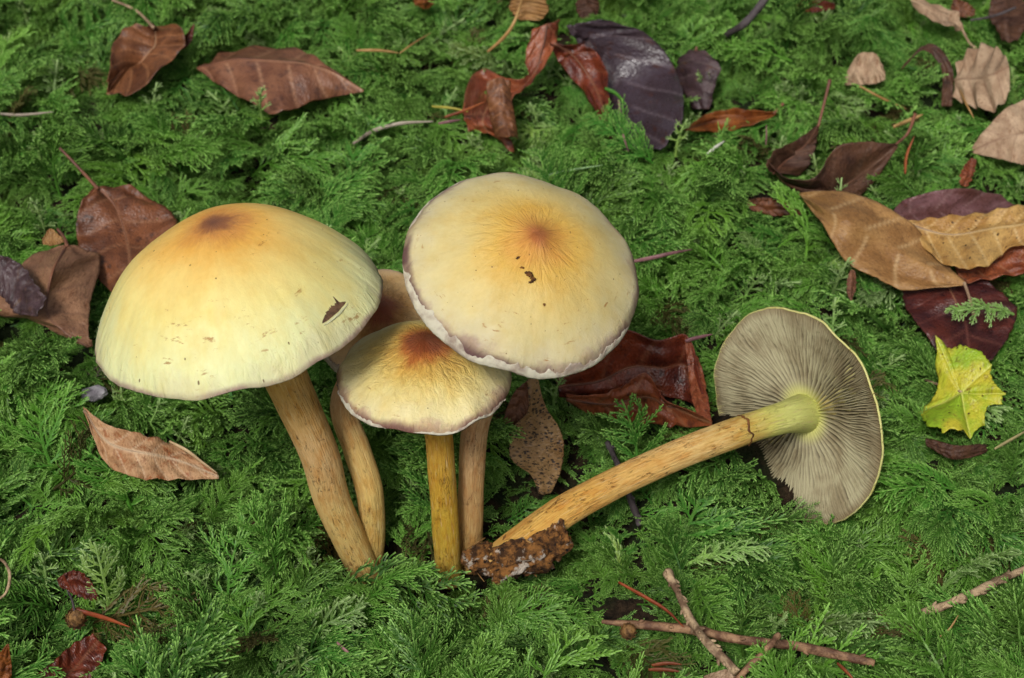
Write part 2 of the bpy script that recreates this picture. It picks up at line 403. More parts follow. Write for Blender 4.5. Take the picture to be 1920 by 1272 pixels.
# --- the upper right one, tilted to the viewer
base2 = Y(878, 1030, 0.75)
m2 = empty('mushroom', base2); tag(m2, 'creamy mushroom tilted forward with orange hump and white torn veil along its rim', 'mushroom', 'mushrooms')
C2 = Y(982, 503, 0.6)
s2 = [(0.0, lin(168, 98, 58)), (0.07, lin(188, 116, 62)), (0.16, lin(214, 156, 74)), (0.34, lin(216, 176, 86)), (0.55, lin(212, 188, 118)), (0.78, lin(207, 192, 138)), (0.92, lin(202, 190, 150)), (0.99, lin(172, 150, 130))]
c2, at2, fr2 = make_cap(m2, C2, Vector((0.22, -0.36, 0.9)), 2.95, 1.25, 2.0, 0.20, 0.15, 2.0,
    mat_cap('cap_skin_tilted', s2, 2.0, 0.6, 0.8, 0.935, lin(104, 76, 74)), G_UP, rim_wave=0.022, gill_n=110, stem_r=0.36, lump=0.03, rim_drop=0.16, NS=300)
make_veil(c2, at2, fr2[2], -176, -22, 0.055, 0.045, 3.0)
make_veil(c2, at2, fr2[2], 112, 165, 0.03, 0.02, 5.0)
st2 = [C2 + fr2[2] * 0.6, C2 - fr2[2] * 0.7, Y(930, 690, 0.95), Y(893, 790, 0.95), Y(884, 900, 0.85), Y(880, 1010, 0.75), Y(880, 1060, 0.75)]
make_tube('stem', st2[::-1], [0.40, 0.36, 0.34, 0.36, 0.40, 0.42, 0.40], mat_stem('stem_tan', [(0.0, lin(204, 160, 90)), (0.2, lin(212, 172, 106)), (0.5, lin(222, 182, 136)), (1.0, lin(224, 188, 150))], lin(178, 126, 90), 2, 0.6), m2, seed=2.5)
# --- the small middle one
base3 = Y(838, 1050, 0.1)
m3 = empty('mushroom', base3); tag(m3, 'small wrinkled yellow mushroom with rust brown centre tucked under the tilted cap', 'mushroom', 'mushrooms')
C3 = Y(795, 700, -0.1)
s3 = [(0.0, lin(140, 70, 36)), (0.16, lin(150, 78, 42)), (0.25, lin(190, 114, 52)), (0.36, lin(218, 174, 84)), (0.55, lin(222, 194, 112)), (0.75, lin(228, 210, 142)), (0.93, lin(226, 212, 160)), (0.99, lin(196, 170, 140))]
c3, at3, fr3 = make_cap(m3, C3, Vector((0.03, -0.03, 1.0)), 2.18, 0.92, 2.0, 0.14, 0.22, 3.0,
    mat_cap('cap_skin_small', s3, 3.0, 1.6, 1.1, 0.945, lin(126, 90, 80)), G_UP, rim_wave=0.028, gill_n=90, stem_r=0.34, lump=0.05, rim_drop=0.14, NS=280)
make_veil(c3, at3, fr3[2], -172, -112, 0.016, 0.012, 1.0, hang=0.04)
make_veil(c3, at3, fr3[2], -95, -20, 0.014, 0.010, 4.0, hang=0.03)
st3 = [C3 + Vector((0, 0, 0.5)), C3 + Vector((0.1, 0, -0.4)), Y(821, 810, -0.05), Y(828, 890, 0.0), Y(834, 970, 0.05), Y(840, 1050, 0.1), Y(842, 1090, 0.1)]
make_tube('stem', st3[::-1], [0.34, 0.36, 0.36, 0.36, 0.36, 0.36, 0.36], mat_stem('stem_ochre', [(0.0, lin(222, 194, 104)), (0.3, lin(222, 186, 66)), (0.6, lin(222, 174, 70)), (1.0, lin(216, 162, 64))], lin(194, 134, 50), 3, 0.6), m3, seed=3.5)
# --- the half hidden one behind
base4 = Y(697, 1030, 0.65)
m4 = empty('mushroom', base4); tag(m4, 'pinkish tan mushroom half hidden between the three other upright caps', 'mushroom', 'mushrooms')
C4 = Y(708, 606, 2.9)
s4 = [(0.0, lin(150, 80, 58)), (0.22, lin(168, 96, 68)), (0.38, lin(208, 156, 96)), (0.6, lin(224, 182, 122)), (0.85, lin(224, 188, 136)), (0.99, lin(200, 168, 138))]
c4, at4, fr4 = make_cap(m4, C4, Vector((0.10, -0.42, 0.9)), 1.72, 0.62, 1.7, 0.28, 0.26, 4.0,
    mat_cap('cap_skin_pink', s4, 4.0, 1.8, 1.1, 0.95, lin(116, 86, 84)), G_UP, rim_wave=0.03, gill_n=80, stem_r=0.36, lump=0.05, NS=220)
make_veil(c4, at4, fr4[2], -160, -95, 0.05, 0.06, 6.0, hang=0.3)
st4 = [C4 + Vector((0, 0, 0.4)), C4 + Vector((-0.15, -0.1, -0.6)), Y(645, 752, 1.6), Y(668, 840, 1.05), Y(693, 920, 0.75), Y(699, 1010, 0.65), Y(697, 1060, 0.65)]
make_tube('stem', st4[::-1], [0.30, 0.33, 0.37, 0.36, 0.35, 0.34, 0.33], mat_stem('stem_brownish', [(0.0, lin(190, 150, 78)), (0.2, lin(234, 204, 120)), (0.5, lin(236, 200, 124)), (0.72, lin(220, 172, 124)), (1.0, lin(196, 142, 100))], lin(188, 140, 84), 4, 0.6), m4, seed=4.5)
# --- the picked one lying with its gills in view
C5 = Y(1494, 780, 3.6)
ax5 = Vector((0.77, 0.60, -0.12)).normalized()
P5 = [Y(925, 1062, -0.25), Y(975, 1022, -0.05), Y(1080, 945, 0.45), Y(1250, 862, 1.2), Y(1390, 808, 2.0), Y(1470, 783, 2.85), C5 + ax5 * 0.3]
m5 = empty('mushroom', P5[0]); tag(m5, 'picked mushroom lying on its side with grey gills showing and soil on its stem base', 'mushroom', 'mushrooms')
s5 = [(0.0, lin(196, 178, 116)), (0.3, lin(206, 190, 130)), (0.8, lin(222, 214, 150)), (1.0, lin(208, 204, 130))]
G_LY = mat_gills('gills_grey', lin(176, 168, 134), lin(100, 92, 76), lin(206, 206, 116))
c5, at5, fr5 = make_cap(m5, C5, ax5, 3.16, 0.55, 2.4, 0.0, 0.3, 5.0, mat_cap('cap_skin_lying', s5, 5.0, 0.3, 0.5), G_LY, rim_wave=0.022,
    gill_n=384, stem_r=0.42, gill_depth=0.22, under=0.25, NS=300, lump=0.03, gwave=0.045, rim_drop=0.05)
stem5 = make_tube('stem', P5, [0.50, 0.50, 0.44, 0.40, 0.40, 0.41, 0.46, 0.56], mat_stem('stem_orange', [(0.0, lin(214, 180, 112)), (0.12, lin(226, 184, 94)), (0.35, lin(230, 180, 92)), (0.55, lin(240, 204, 132)), (0.66, lin(216, 184, 100)), (0.74, lin(226, 222, 116)), (0.84, lin(236, 240, 140)), (1.0, lin(228, 234, 130))], lin(198, 124, 46), 5, 0.95, 0.72), m5, seed=5.5, segs=120)
def stem_ring():
    V = []; F = []; n = 48; u0 = 0.672
    for j in range(5):
        for i in range(n):
            th = 2 * math.pi * i / n; u = u0 + 0.012 * nz(math.cos(th) * 2, math.sin(th) * 2, 3.0) + (j - 2) * 0.002 * (0.6 + 0.8 * abs(nz(th * 3, 1.0)))
            c = catmull(P5, u); T = (catmull(P5, u + .01) - catmull(P5, u - .01)).normalized(); a = Vector((0, 0, 1)); a = (a - T * a.dot(T)).normalized(); b = T.cross(a)
            V.append(c + (a * math.cos(th) + b * math.sin(th)) * (0.405 + (0.028, 0.045, 0.05, 0.045, 0.028)[j] * (0.4 + abs(nz(th * 2, 5.0)) * 1.3)))
    for j in range(4):
        for i in range(n): F.append((j * n + i, j * n + (i + 1) % n, (j + 1) * n + (i + 1) % n, (j + 1) * n + i))
    build('ring_zone', V, F, mat_plain('ring_zone_brown', lin(120, 76, 34), lin(78, 46, 22), 0.7, 300), stem5)
keepout([v.co / CM + worldloc(c5) / CM for v in c5.data.vertices][::3])
keepout([v.co / CM + worldloc(stem5) / CM for v in stem5.data.vertices][::2])
HARD.update(KEEP)
for b_ in (base1, base2, base3, base4): keepout([Vector((b_.x + dx * 0.2, b_.y + dy * 0.2, -2)) for dx in range(-2, 3) for dy in range(-2, 3)])
def mat_clod():
    s = NT('soil_clod'); P = s.n('ShaderNodeNewGeometry').outputs['Position']
    c = s.mix(s.map(s.noise(P, 420, 5, 0.7), 0.4, 0.62), lin(70, 44, 22), lin(160, 108, 54))
    c = s.mix(s.map(s.noise(P, 240, 4, 0.6), 0.56, 0.64), c, lin(206, 192, 176))
    c = s.mix(s.map(s.noise(P, 600, 3), 0.62, 0.68), c, lin(24, 15, 10))
    return s.fin(c, 0.8, s.bump(s.noise(P, 700, 5, 0.7), 1.0, 0.002), 0.35)
CLOD = mat_clod()
def make_blob(name, c, ax, rx, ry, rz, mat, parent, seed, amp=0.3, nu=56, nv=36, fr=1.6):
    ax = ax.normalized(); sx = Vector((0, 0, 1)).cross(ax).normalized(); up = ax.cross(sx); V = []; F = []
    for j in range(nv + 1):
        ph = math.pi * j / nv
        for i in range(nu):
            th = 2 * math.pi * i / nu; d = Vector((math.cos(ph), math.sin(ph) * math.cos(th), math.sin(ph) * math.sin(th)))
            k = 1 + amp * nz(d.x * fr + seed, d.y * fr, d.z * fr) + amp * 0.5 * nz(d.x * fr * 3, d.y * fr * 3 + seed, d.z * fr * 3) + amp * 0.28 * nz(d.x * fr * 8, d.y * fr * 8 + seed, d.z * fr * 8)
            V.append(c + (ax * d.x * rx + sx * d.y * ry + up * d.z * rz) * k)
    for j in range(nv):
        for i in range(nu):
            i2 = (i + 1) % nu; F.append((j * nu + i, j * nu + i2, (j + 1) * nu + i2, (j + 1) * nu + i))
    return build(name, V, F, mat, parent)
stem_ring()
make_blob('soil_clod', Y(985, 1040, -0.45), Vector((1, 0.1, 0.40)), 1.05, 0.60, 0.55, CLOD, m5, 2.0, 0.42)
make_blob('soil_clod', Y(1042, 1014, -0.35), Vector((0.3, 0.1, 1)), 0.46, 0.36, 0.32, CLOD, m5, 5.0, 0.5)
make_blob('soil_clod', Y(902, 1046, -0.25), Vector((1, 0.3, -0.4)), 0.42, 0.35, 0.40, CLOD, m5, 8.0, 0.5)

for q_ in ((985, 1040, -0.45), (1042, 1014, -0.35), (902, 1046, -0.25), (945, 1045, -0.3)):
    b_ = Y(*q_); keepout([Vector((b_.x + dx * 0.25, b_.y - 0.2 + dy * 0.25, b_.z - 0.6)) for dx in range(-3, 4) for dy in range(-3, 3)])
M_FIB = mat_plain('root_fibre', lin(176, 136, 80), lin(110, 76, 40), 0.8, 300)
for i in range(26):
    r_ = random.Random(i); p_ = Y(r_.uniform(865, 1000), r_.uniform(1010, 1075), r_.uniform(-0.5, 0.3)); d_ = Vector((r_.uniform(-1, 1), r_.uniform(-1, .5), r_.uniform(-0.3, 1))) * r_.uniform(0.15, 0.45)
    make_tube('root_fibre', [p_ - d_ * 0.6, p_ + Vector((r_.uniform(-.1, .1), 0, .05)), p_ + d_], [0.02, 0.025, 0.008], M_FIB, m5, 5, 8, 0.2)

M_DIRT = mat_plain('dirt_crumb', lin(120, 76, 30), lin(60, 36, 16), 0.8, 600)
for capo_, at_, ax_, lst in ((c2, at2, fr2[2], ((0.33, -98, .11), (0.36, -92, .08), (0.30, -110, .05), (0.39, -94, .06), (0.25, -125, .05), (0.55, -80, .045))), (c4, at4, fr4[2], ((0.62, 40, .06), (0.66, 44, .04)))):
    for k_, (r_, a_, z_) in enumerate(lst): make_blob('dirt_crumb', at_(r_, rad(a_), 0.0), Vector((math.cos(a_), math.sin(a_), 0.2)), z_, z_ * 0.7, z_ * 0.45, M_DIRT, capo_, k_ + 3.0, 0.7, 14, 10, 2.2)
# ------------------------------------------------------------------ fallen leaves
def mat_leaf(name, c1, c2, blotch, vein, rough=0.45, spec=0.4, blot=0.55, spots=0.0, spot_col=lin(28, 24, 30), seed=0):
    s = NT(name); q = s.vmath('ADD', s.attr('luv', 'Vector'), (seed * 3.3, seed * 7.1, seed)); v = s.attr('vein')
    c = s.mix(s.map(s.noise(q, 0.9, 4), 0.35, 0.65), c1, c2)
    c = s.mix(s.math('MULTIPLY', s.map(s.noise(q, 2.2, 5, 0.65), blot, blot + 0.12), 0.8), c, blotch)
    c = s.mix(s.map(s.noise(q, 4.5, 6, 0.75), 0.5, 0.66, 0.0, 0.55), c, dark_ := s.mix(1.0, blotch, (0.6, 0.6, 0.65), 'MULTIPLY'))
    c = s.mix(s.map(s.noise(q, 12, 4, 0.7), 0.35, 0.7, 0.0, 0.45), c, s.mix(1.0, c, (0.55, 0.5, 0.5), 'MULTIPLY'))
    if spots:
        vd = s.n('ShaderNodeTexVoronoi'); s.set(vd.inputs['Vector'], s.vmath('ADD', q, (0, 0, 0))); vd.inputs['Scale'].default_value = 11.0
        sep = s.n('ShaderNodeSeparateColor'); s.set(sep.inputs[0], vd.outputs['Color'])
        m = s.math('LESS_THAN', vd.outputs['Distance'], s.map(sep.outputs[0], 1 - spots, 1.0, 0.0, 0.62, 'LINEAR'))
        c = s.mix(s.math('MULTIPLY', m, 0.9), c, spot_col)
    c = s.mix(s.math('MULTIPLY', v, 0.85), c, vein)
    h = s.math('ADD', s.math('MULTIPLY', s.noise(q, 7, 4, 0.6), 0.5), s.math('MULTIPLY', s.voro(q, 11), 0.35))
    s.fin(c, s.map(s.noise(q, 3, 3), 0.3, 0.7, rough - 0.08, rough + 0.12), s.bump(h, 0.45, 0.0012), spec)
    # leaves let a little light through
    tr = s.n('ShaderNodeBsdfTranslucent'); s.set(tr.inputs['Color'], c)
    mx = s.n('ShaderNodeMixShader'); mx.inputs[0].default_value = 0.10
    s.t.links.new(s.b.outputs[0], mx.inputs[1]); s.t.links.new(tr.outputs[0], mx.inputs[2]); s.t.links.new(mx.outputs[0], s.out.inputs['Surface'])
    return s.m
LB = lin
PAL = {
 'brown':   lambda sd: mat_leaf('leaf_brown', LB(140, 90, 56), LB(102, 62, 38), LB(70, 42, 32), LB(176, 124, 84), 0.36, 0.5, seed=sd),
 'russet':  lambda sd: mat_leaf('leaf_russet', LB(132, 80, 50), LB(98, 58, 38), LB(58, 36, 30), LB(150, 104, 74), 0.38, 0.5, seed=sd),
 'mauve':   lambda sd: mat_leaf('leaf_mauve_brown', LB(140, 94, 68), LB(114, 72, 52), LB(82, 52, 42), LB(176, 132, 102), 0.42, 0.45, seed=sd),
 'pinkbrown': lambda sd: mat_leaf('leaf_pinkish_brown', LB(158, 118, 88), LB(136, 98, 74), LB(112, 70, 44), LB(110, 78, 62), 0.42, 0.45, seed=sd),
 'purple':  lambda sd: mat_leaf('leaf_dark_purple', LB(74, 62, 72), LB(60, 46, 52), LB(72, 40, 32), LB(112, 98, 104), 0.30, 0.55, seed=sd),
 'slate':   lambda sd: mat_leaf('leaf_purple_grey', LB(84, 64, 68), LB(62, 46, 50), LB(96, 66, 48), LB(100, 84, 82), 0.34, 0.5, seed=sd),
 'orange':  lambda sd: mat_leaf('leaf_orange_brown', LB(150, 88, 40), LB(118, 62, 26), LB(80, 40, 20), LB(120, 70, 36), 0.4, 0.45, seed=sd),
 'umber':   lambda sd: mat_leaf('leaf_umber', LB(98, 66, 48), LB(74, 48, 38), LB(52, 36, 30), LB(110, 82, 66), 0.5, 0.35, seed=sd),
 'tan':     lambda sd: mat_leaf('leaf_tan', LB(176, 134, 82), LB(148, 106, 60), LB(118, 80, 46), LB(206, 172, 124), 0.46, 0.4, 0.58, seed=sd),
 'gold':    lambda sd: mat_leaf('leaf_golden', LB(200, 160, 94), LB(172, 128, 66), LB(136, 94, 56), LB(222, 192, 136), 0.44, 0.4, 0.6, spots=0.05, spot_col=LB(50, 30, 14), seed=sd),
 'violet':  lambda sd: mat_leaf('leaf_violet_brown', LB(122, 84, 86), LB(100, 62, 58), LB(90, 50, 40), LB(146, 112, 110), 0.34, 0.5, seed=sd),
 'maroon':  lambda sd: mat_leaf('leaf_maroon', LB(98, 46, 38), LB(70, 34, 34), LB(52, 30, 34), LB(110, 64, 56), 0.32, 0.5, seed=sd),
 'red':     lambda sd: mat_leaf('leaf_red_brown', LB(124, 56, 34), LB(84, 36, 28), LB(48, 26, 26), LB(130, 80, 56), 0.30, 0.5, seed=sd),
 'rust':    lambda sd: mat_leaf('leaf_rust', LB(160, 88, 54), LB(126, 62, 38), LB(86, 46, 36), LB(168, 116, 84), 0.36, 0.5, seed=sd),
 'speck':   lambda sd: mat_leaf('leaf_speckled', LB(158, 126, 84), LB(134, 100, 62), LB(116, 80, 50), LB(164, 132, 96), 0.42, 0.4, 0.62, spots=0.95, seed=sd),
 'pale':    lambda sd: mat_leaf('leaf_pale', LB(196, 168, 138), LB(168, 138, 110), LB(146, 110, 80), LB(138, 106, 84), 0.55, 0.3, seed=sd),
 'skel':    lambda sd: mat_leaf('leaf_weathered', LB(196, 156, 116), LB(176, 132, 92), LB(150, 84, 42), LB(214, 188, 156), 0.6, 0.3, 0.52, seed=sd),
 'maple':   lambda sd: mat_leaf('leaf_yellow_green', LB(150, 184, 44), LB(206, 196, 58), LB(132, 84, 36), LB(206, 206, 104), 0.42, 0.4, 0.64, spots=0.04, spot_col=LB(70, 44, 20), seed=sd),
}
STALK = {}
M_STALK = mat_plain('leaf_stalk', lin(128, 84, 62), lin(92, 60, 50))
M_STALKP = mat_plain('leaf_stalk_pale', lin(176, 150, 120), lin(132, 106, 84))

LDH = -0.05
def leaf(label, L, M, R, pal, petiole=None, nv=7, pleat=0.09, wave=0.09, seed=1, nibble=0.032, bulge=0.0, holes=0.0, group='fallen leaves', name='fallen_leaf', midrib=True, taper=(1, 1), cat='leaf', stalk=None, of=None):
    """a leaf surface spanned by its left edge, midrib and right edge, each a row of (px, py, height above ground)"""
    pl, pm, pr = [[G(q[0], q[1], q[2] + LDH) for q in X] for X in (L, M, R)]
    nu, nw = 64, 40
    V = []; luv = []; vv = []; zmin = 1e9
    for i in range(nu + 1):
        u = i / nu; a, b, c = catmull(pl, u), catmull(pm, u), catmull(pr, u)
        wd = (a - b).length + (c - b).length
        T = (catmull(pm, min(1, u + 0.02)) - catmull(pm, max(0, u - 0.02))).normalized()
        for k in range(nw + 1):
            v = -1 + 2 * k / nw; e = a if v < 0 else c; t = abs(v)
            ed = 1 + nibble * (nz(u * 9 + seed, v * 2.0) + 0.8 * nz(u * 26 + seed, v * 3) + 0.5 * nz(u * 60, v * 3 + seed)) * t ** 3
            if len(L) == 3: ed *= 0.30 + 0.70 * math.sin(math.pi * (0.04 + 0.92 * u)) ** 0.6 + 0.10 * nz(u * 5 + seed, v * 0.7)
            q = b + (e - b) * (t * ed)
            across = (c - a); nrm = across.cross(T) * -1
            nrm = nrm.normalized() if nrm.length > 1e-6 else Vector((0, 0, 1))
            if nrm.z < 0: nrm = -nrm
            ph = (u - 0.13 * t) * nv + (0.5 if v < 0 else 0.0) * 0.3
            f = ph - math.floor(ph); d = min(f, 1 - f)
            vein = math.exp(-(d / 0.045) ** 2) * smooth(0.0, 0.15, t) * (1 - 0.5 * t)
            if midrib: vein = max(vein, math.exp(-(t * wd / 0.09) ** 2))
            edge_env = min(1.0, wd / 1.2)
            off = 1.4 * pleat * (abs(f - 0.5) * 2 - 0.5) * -1 * t * edge_env
            off += 1.6 * wave * (nz(u * 3.2 + seed * 3, v * 1.6, seed) * 1.2 + nz(u * 7 + seed, v * 3, 4.0) * 0.6 * t) * edge_env
            off += bulge * (1 - t * t) if False else bulge * math.sin(math.pi * t) * edge_env
            p_ = q + nrm * off
            V.append(p_); luv.append((u * 6, v * wd * 0.5, seed * 2.0)); vv.append(vein)
    F = []
    for i in range(nu):
        for k in range(nw):
            if holes and nz(i / nu * 8 + seed * 5, k / nw * 6, 9.0) > 1 - holes: continue
            F.append((i * (nw + 1) + k, (i + 1) * (nw + 1) + k, (i + 1) * (nw + 1) + k + 1, i * (nw + 1) + k + 1))
    org = min(V, key=lambda p_: p_.z)
    if of is None:
        root = empty(name, org); tag(root, label, cat, group)
    else: root = of[0]
    o = build('blade' if of is None else of[1], V, F, PAL[pal](seed), root, {'luv': luv, 'vein': vv})
    if of is not None: o['label'] = label
    md = o.modifiers.new('thick', 'SOLIDIFY'); md.thickness = 0.00022; md.offset = 0
    keepout(V[::2])
    sm = stalk or (M_STALKP if pal in ('pale', 'skel', 'tan', 'gold', 'maple') else M_STALK)
    if midrib:
        mp = [catmull(pm, x / 8) for x in range(9)]
        mid = [V[int(round(nu * x / 16)) * (nw + 1) + nw // 2] + Vector((0, 0, -0.012)) for x in range(17)]
        make_tube('midrib', mid, [0.05, 0.035, 0.02, 0.01], sm, root, 6, 40, 0.0)
    if petiole:
        pp = [G(q[0], q[1], q[2] + LDH) for q in petiole]
        make_tube('petiole', pp, [0.05, 0.05, 0.065], sm, root, 8, 30, 0.08)
    return root
S_ = 1.0
# top left, curled
leaf_leaf_tip_owner = leaf('brown curled beech leaf with twisted end and pale upright stalk', [(290, 48, 2.3), (245, 50, 2.4), (212, 90, 2.0), (205, 135, 1.7), (200, 175, 1.2)],
     [(292, 50, 2.2), (290, 85, 1.7), (270, 110, 1.5), (240, 135, 1.3), (200, 176, 1.2)],
     [(330, 48, 2.4), (345, 62, 2.6), (335, 100, 2.3), (262, 165, 2.0), (203, 178, 1.2)], 'brown', [(210, 0, 2.6), (255, 20, 2.6), (288, 52, 2.3)], seed=1, pleat=0.08, wave=0.12, stalk=M_STALKP)
leaf('upturned brown leaf tip standing beside the curled beech leaf', [(345, 68, 1.9), (352, 62, 2.2), (362, 45, 2.5)], [(335, 85, 1.6), (350, 72, 1.9), (364, 46, 2.5)], [(340, 100, 1.5), (358, 80, 1.8), (366, 48, 2.5)], 'red', seed=2, midrib=False, wave=0.03, of=(leaf_leaf_tip_owner, 'leaf_tip'))
leaf('broad mauve brown beech leaf with slanting parallel veins lying on moss', [(370, 128, 1.3), (430, 98, 1.7), (545, 92, 1.9), (610, 122, 1.8), (682, 170, 1.3)],
     [(370, 128, 1.3), (450, 112, 1.9), (540, 115, 2.0), (612, 130, 1.9), (682, 170, 1.3)],
     [(370, 130, 1.3), (430, 172, 1.4), (515, 212, 1.2), (600, 188, 1.4), (682, 172, 1.3)], 'mauve', seed=3, nv=6, pleat=0.14, wave=0.08)
leaf('russet leaf with long thin dark stalk behind the large dome cap', [(178, 350, 1.9), (150, 385, 1.7), (143, 440, 1.3), (165, 500, 1.2), (215, 555, 1.0)],
     [(182, 350, 1.9), (215, 385, 1.7), (235, 440, 1.5), (245, 500, 1.3), (250, 560, 1.0)],
     [(186, 350, 1.9), (250, 350, 2.0), (325, 405, 1.9), (330, 450, 1.6), (300, 560, 1.0)], 'russet', [(112, 278, 2.6), (145, 312, 2.4), (184, 355, 1.9)], seed=4, nv=5, pleat=0.12, wave=0.12)
leaf('pinkish brown leaf with dark branching veins', [(122, 460, 2.2), (60, 478, 1.9), (15, 530, 1.5), (-30, 575, 1.3), (60, 600, 1.0), (160, 650, 1.0)],
     [(125, 458, 2.2), (100, 505, 2.0), (90, 550, 1.7), (88, 585, 1.5), (110, 615, 1.2), (165, 652, 1.0)],
     [(130, 460, 2.2), (180, 470, 1.9), (188, 500, 1.6), (170, 560, 1.4), (165, 600, 1.2), (174, 650, 1.0)], 'pinkbrown', [(108, 430, 2.2), (120, 445, 2.25), (126, 462, 2.2)], seed=5, nv=5, pleat=0.10, wave=0.10)
leaf('small dark purple grey leaf scrap lying on the pinkish brown leaf', [(-12, 475, 2.7), (30, 490, 2.6), (62, 525, 2.5), (88, 560, 2.2)], [(-12, 500, 2.5), (20, 520, 2.5), (45, 555, 2.3), (75, 580, 2.0)], [(-12, 540, 2.2), (10, 565, 2.1), (30, 588, 1.9), (68, 592, 1.9)], 'slate', seed=6, midrib=False, nibble=0.10, wave=0.08)
leaf('pale brown leaf base peeping out above the pinkish brown leaf', [(78, 445, 1.9), (95, 430, 2.0), (115, 440, 2.1)], [(80, 455, 1.8), (98, 448, 1.9), (118, 450, 2.0)], [(82, 462, 1.7), (100, 462, 1.8), (120, 458, 1.9)], 'tan', seed=7, midrib=False)
leaf('weathered tan leaf fragment sunk in moss below the large dome cap', [(155, 765, 1.8), (210, 800, 1.7), (270, 815, 1.7), (330, 835, 1.7), (410, 892, 1.5)],
     [(158, 770, 1.8), (205, 830, 1.5), (270, 850, 1.6), (330, 862, 1.6), (410, 894, 1.5)], [(160, 780, 1.8), (200, 870, 1.3), (260, 895, 1.2), (330, 900, 1.3), (410, 898, 1.5)], 'skel', seed=8, nibble=0.07, wave=0.08)
# top middle
leaf_rolled_strip_owner = leaf('crumpled brown leaf standing upright with pleated tip', [(1000, 55, 3.0), (985, 110, 2.6), (990, 140, 2.3), (960, 150, 2.0), (895, 130, 1.9), (868, 200, 1.4), (880, 245, 1.0)],
     [(1025, 45, 3.1), (1015, 90, 2.5), (1005, 130, 2.3), (970, 175, 1.6), (925, 190, 1.5), (905, 225, 1.2), (915, 250, 0.9)],
     [(1052, 38, 3.2), (1045, 75, 2.6), (1020, 125, 2.6), (990, 165, 2.2), (960, 185, 1.8), (945, 235, 1.4), (965, 285, 0.8)], 'rust', seed=9, pleat=0.10, wave=0.12, nv=9)
leaf('rolled strip of brown leaf lying on the crumpled leaf', [(912, 155, 2.7), (914, 190, 2.4), (920, 225, 2.0), (930, 262, 1.6)], [(935, 146, 2.9), (938, 185, 2.6), (945, 222, 2.3), (955, 258, 1.9)], [(955, 155, 2.7), (960, 190, 2.4), (966, 225, 2.0), (972, 262, 1.6)], 'brown', seed=10, midrib=False, nv=5, bulge=0.12, of=(leaf_rolled_strip_owner, 'rolled_strip'))
leaf('big dark purple leaf standing on edge with pale parallel veins', [(1062, 50, 3.2), (1090, 90, 2.4), (1130, 150, 1.5), (1150, 220, 1.1), (1168, 285, 0.6)],
     [(1080, 45, 3.4), (1130, 80, 2.6), (1165, 150, 1.7), (1180, 220, 1.2), (1185, 280, 0.7)],
     [(1130, 38, 3.6), (1215, 65, 3.2), (1270, 140, 2.4), (1282, 220, 1.5), (1240, 282, 0.7)], 'purple', seed=11, nv=6, pleat=0.12, wave=0.08, midrib=False)
leaf('rust brown folded leaf half beside the big dark purple leaf', [(1030, 82, 2.6), (1050, 120, 2.0), (1090, 170, 1.6), (1120, 220, 1.3), (1145, 262, 1.0)], [(1040, 82, 2.8), (1075, 105, 2.4), (1108, 150, 2.0), (1130, 200, 1.7), (1146, 260, 1.1)], [(1055, 85, 2.9), (1105, 88, 2.9), (1138, 130, 2.6), (1142, 195, 2.1), (1150, 258, 1.2)], 'red', seed=12, wave=0.08, nv=5)
leaf('small dark rounded leaf with red top edge', [(1290, 96, 1.9), (1268, 120, 1.6), (1268, 160, 1.2), (1300, 205, 0.8)], [(1305, 95, 2.0), (1305, 125, 1.9), (1305, 165, 1.4), (1315, 205, 0.8)], [(1325, 98, 1.9), (1350, 125, 1.6), (1340, 165, 1.2), (1330, 205, 0.8)], 'slate', [(1306, 88, 2.1), (1305, 96, 2.0)], seed=13, nv=4, wave=0.05, midrib=False, bulge=0.1)
leaf('narrow orange brown leaf curled lengthwise', [(1285, 242, 1.0), (1330, 212, 1.5), (1390, 204, 1.6), (1450, 212, 1.5)], [(1285, 243, 0.9), (1335, 228, 1.1), (1395, 222, 1.2), (1455, 213, 1.4)], [(1287, 245, 1.0), (1340, 248, 1.0), (1400, 240, 1.2), (1456, 215, 1.4)], 'orange', [(1450, 213, 1.45), (1462, 203, 1.6), (1468, 195, 1.7)], seed=14, nv=5, wave=0.08)
leaf('dark umber leaf folded like a gutter with a long hooked stalk', [(1436, 300, 1.3), (1470, 330, 1.6), (1525, 335, 1.9), (1580, 272, 2.4), (1680, 270, 2.2)], [(1440, 300, 1.0), (1480, 345, 0.9), (1540, 360, 0.9), (1600, 340, 1.0), (1682, 272, 2.1)], [(1445, 305, 1.0), (1490, 358, 0.6), (1560, 385, 0.5), (1620, 360, 0.6), (1684, 275, 2.1)], 'umber', [(1680, 271, 2.2), (1702, 250, 2.5), (1716, 214, 2.9)], seed=15, nv=5, wave=0.06, pleat=0.03)
leaf('dark umber upright leaf sliver with thin stalk next to the gutter shaped leaf', [(1436, 315, 1.2), (1450, 285, 1.6), (1495, 262, 2.0), (1532, 235, 2.5)], [(1450, 325, 0.9), (1475, 300, 1.3), (1510, 272, 1.7), (1534, 236, 2.5)], [(1500, 330, 0.7), (1520, 305, 1.2), (1530, 270, 1.7), (1536, 238, 2.5)], 'umber', [(1534, 238, 2.5), (1545, 195, 2.9), (1556, 150, 3.3)], seed=16, nv=4, wave=0.05)
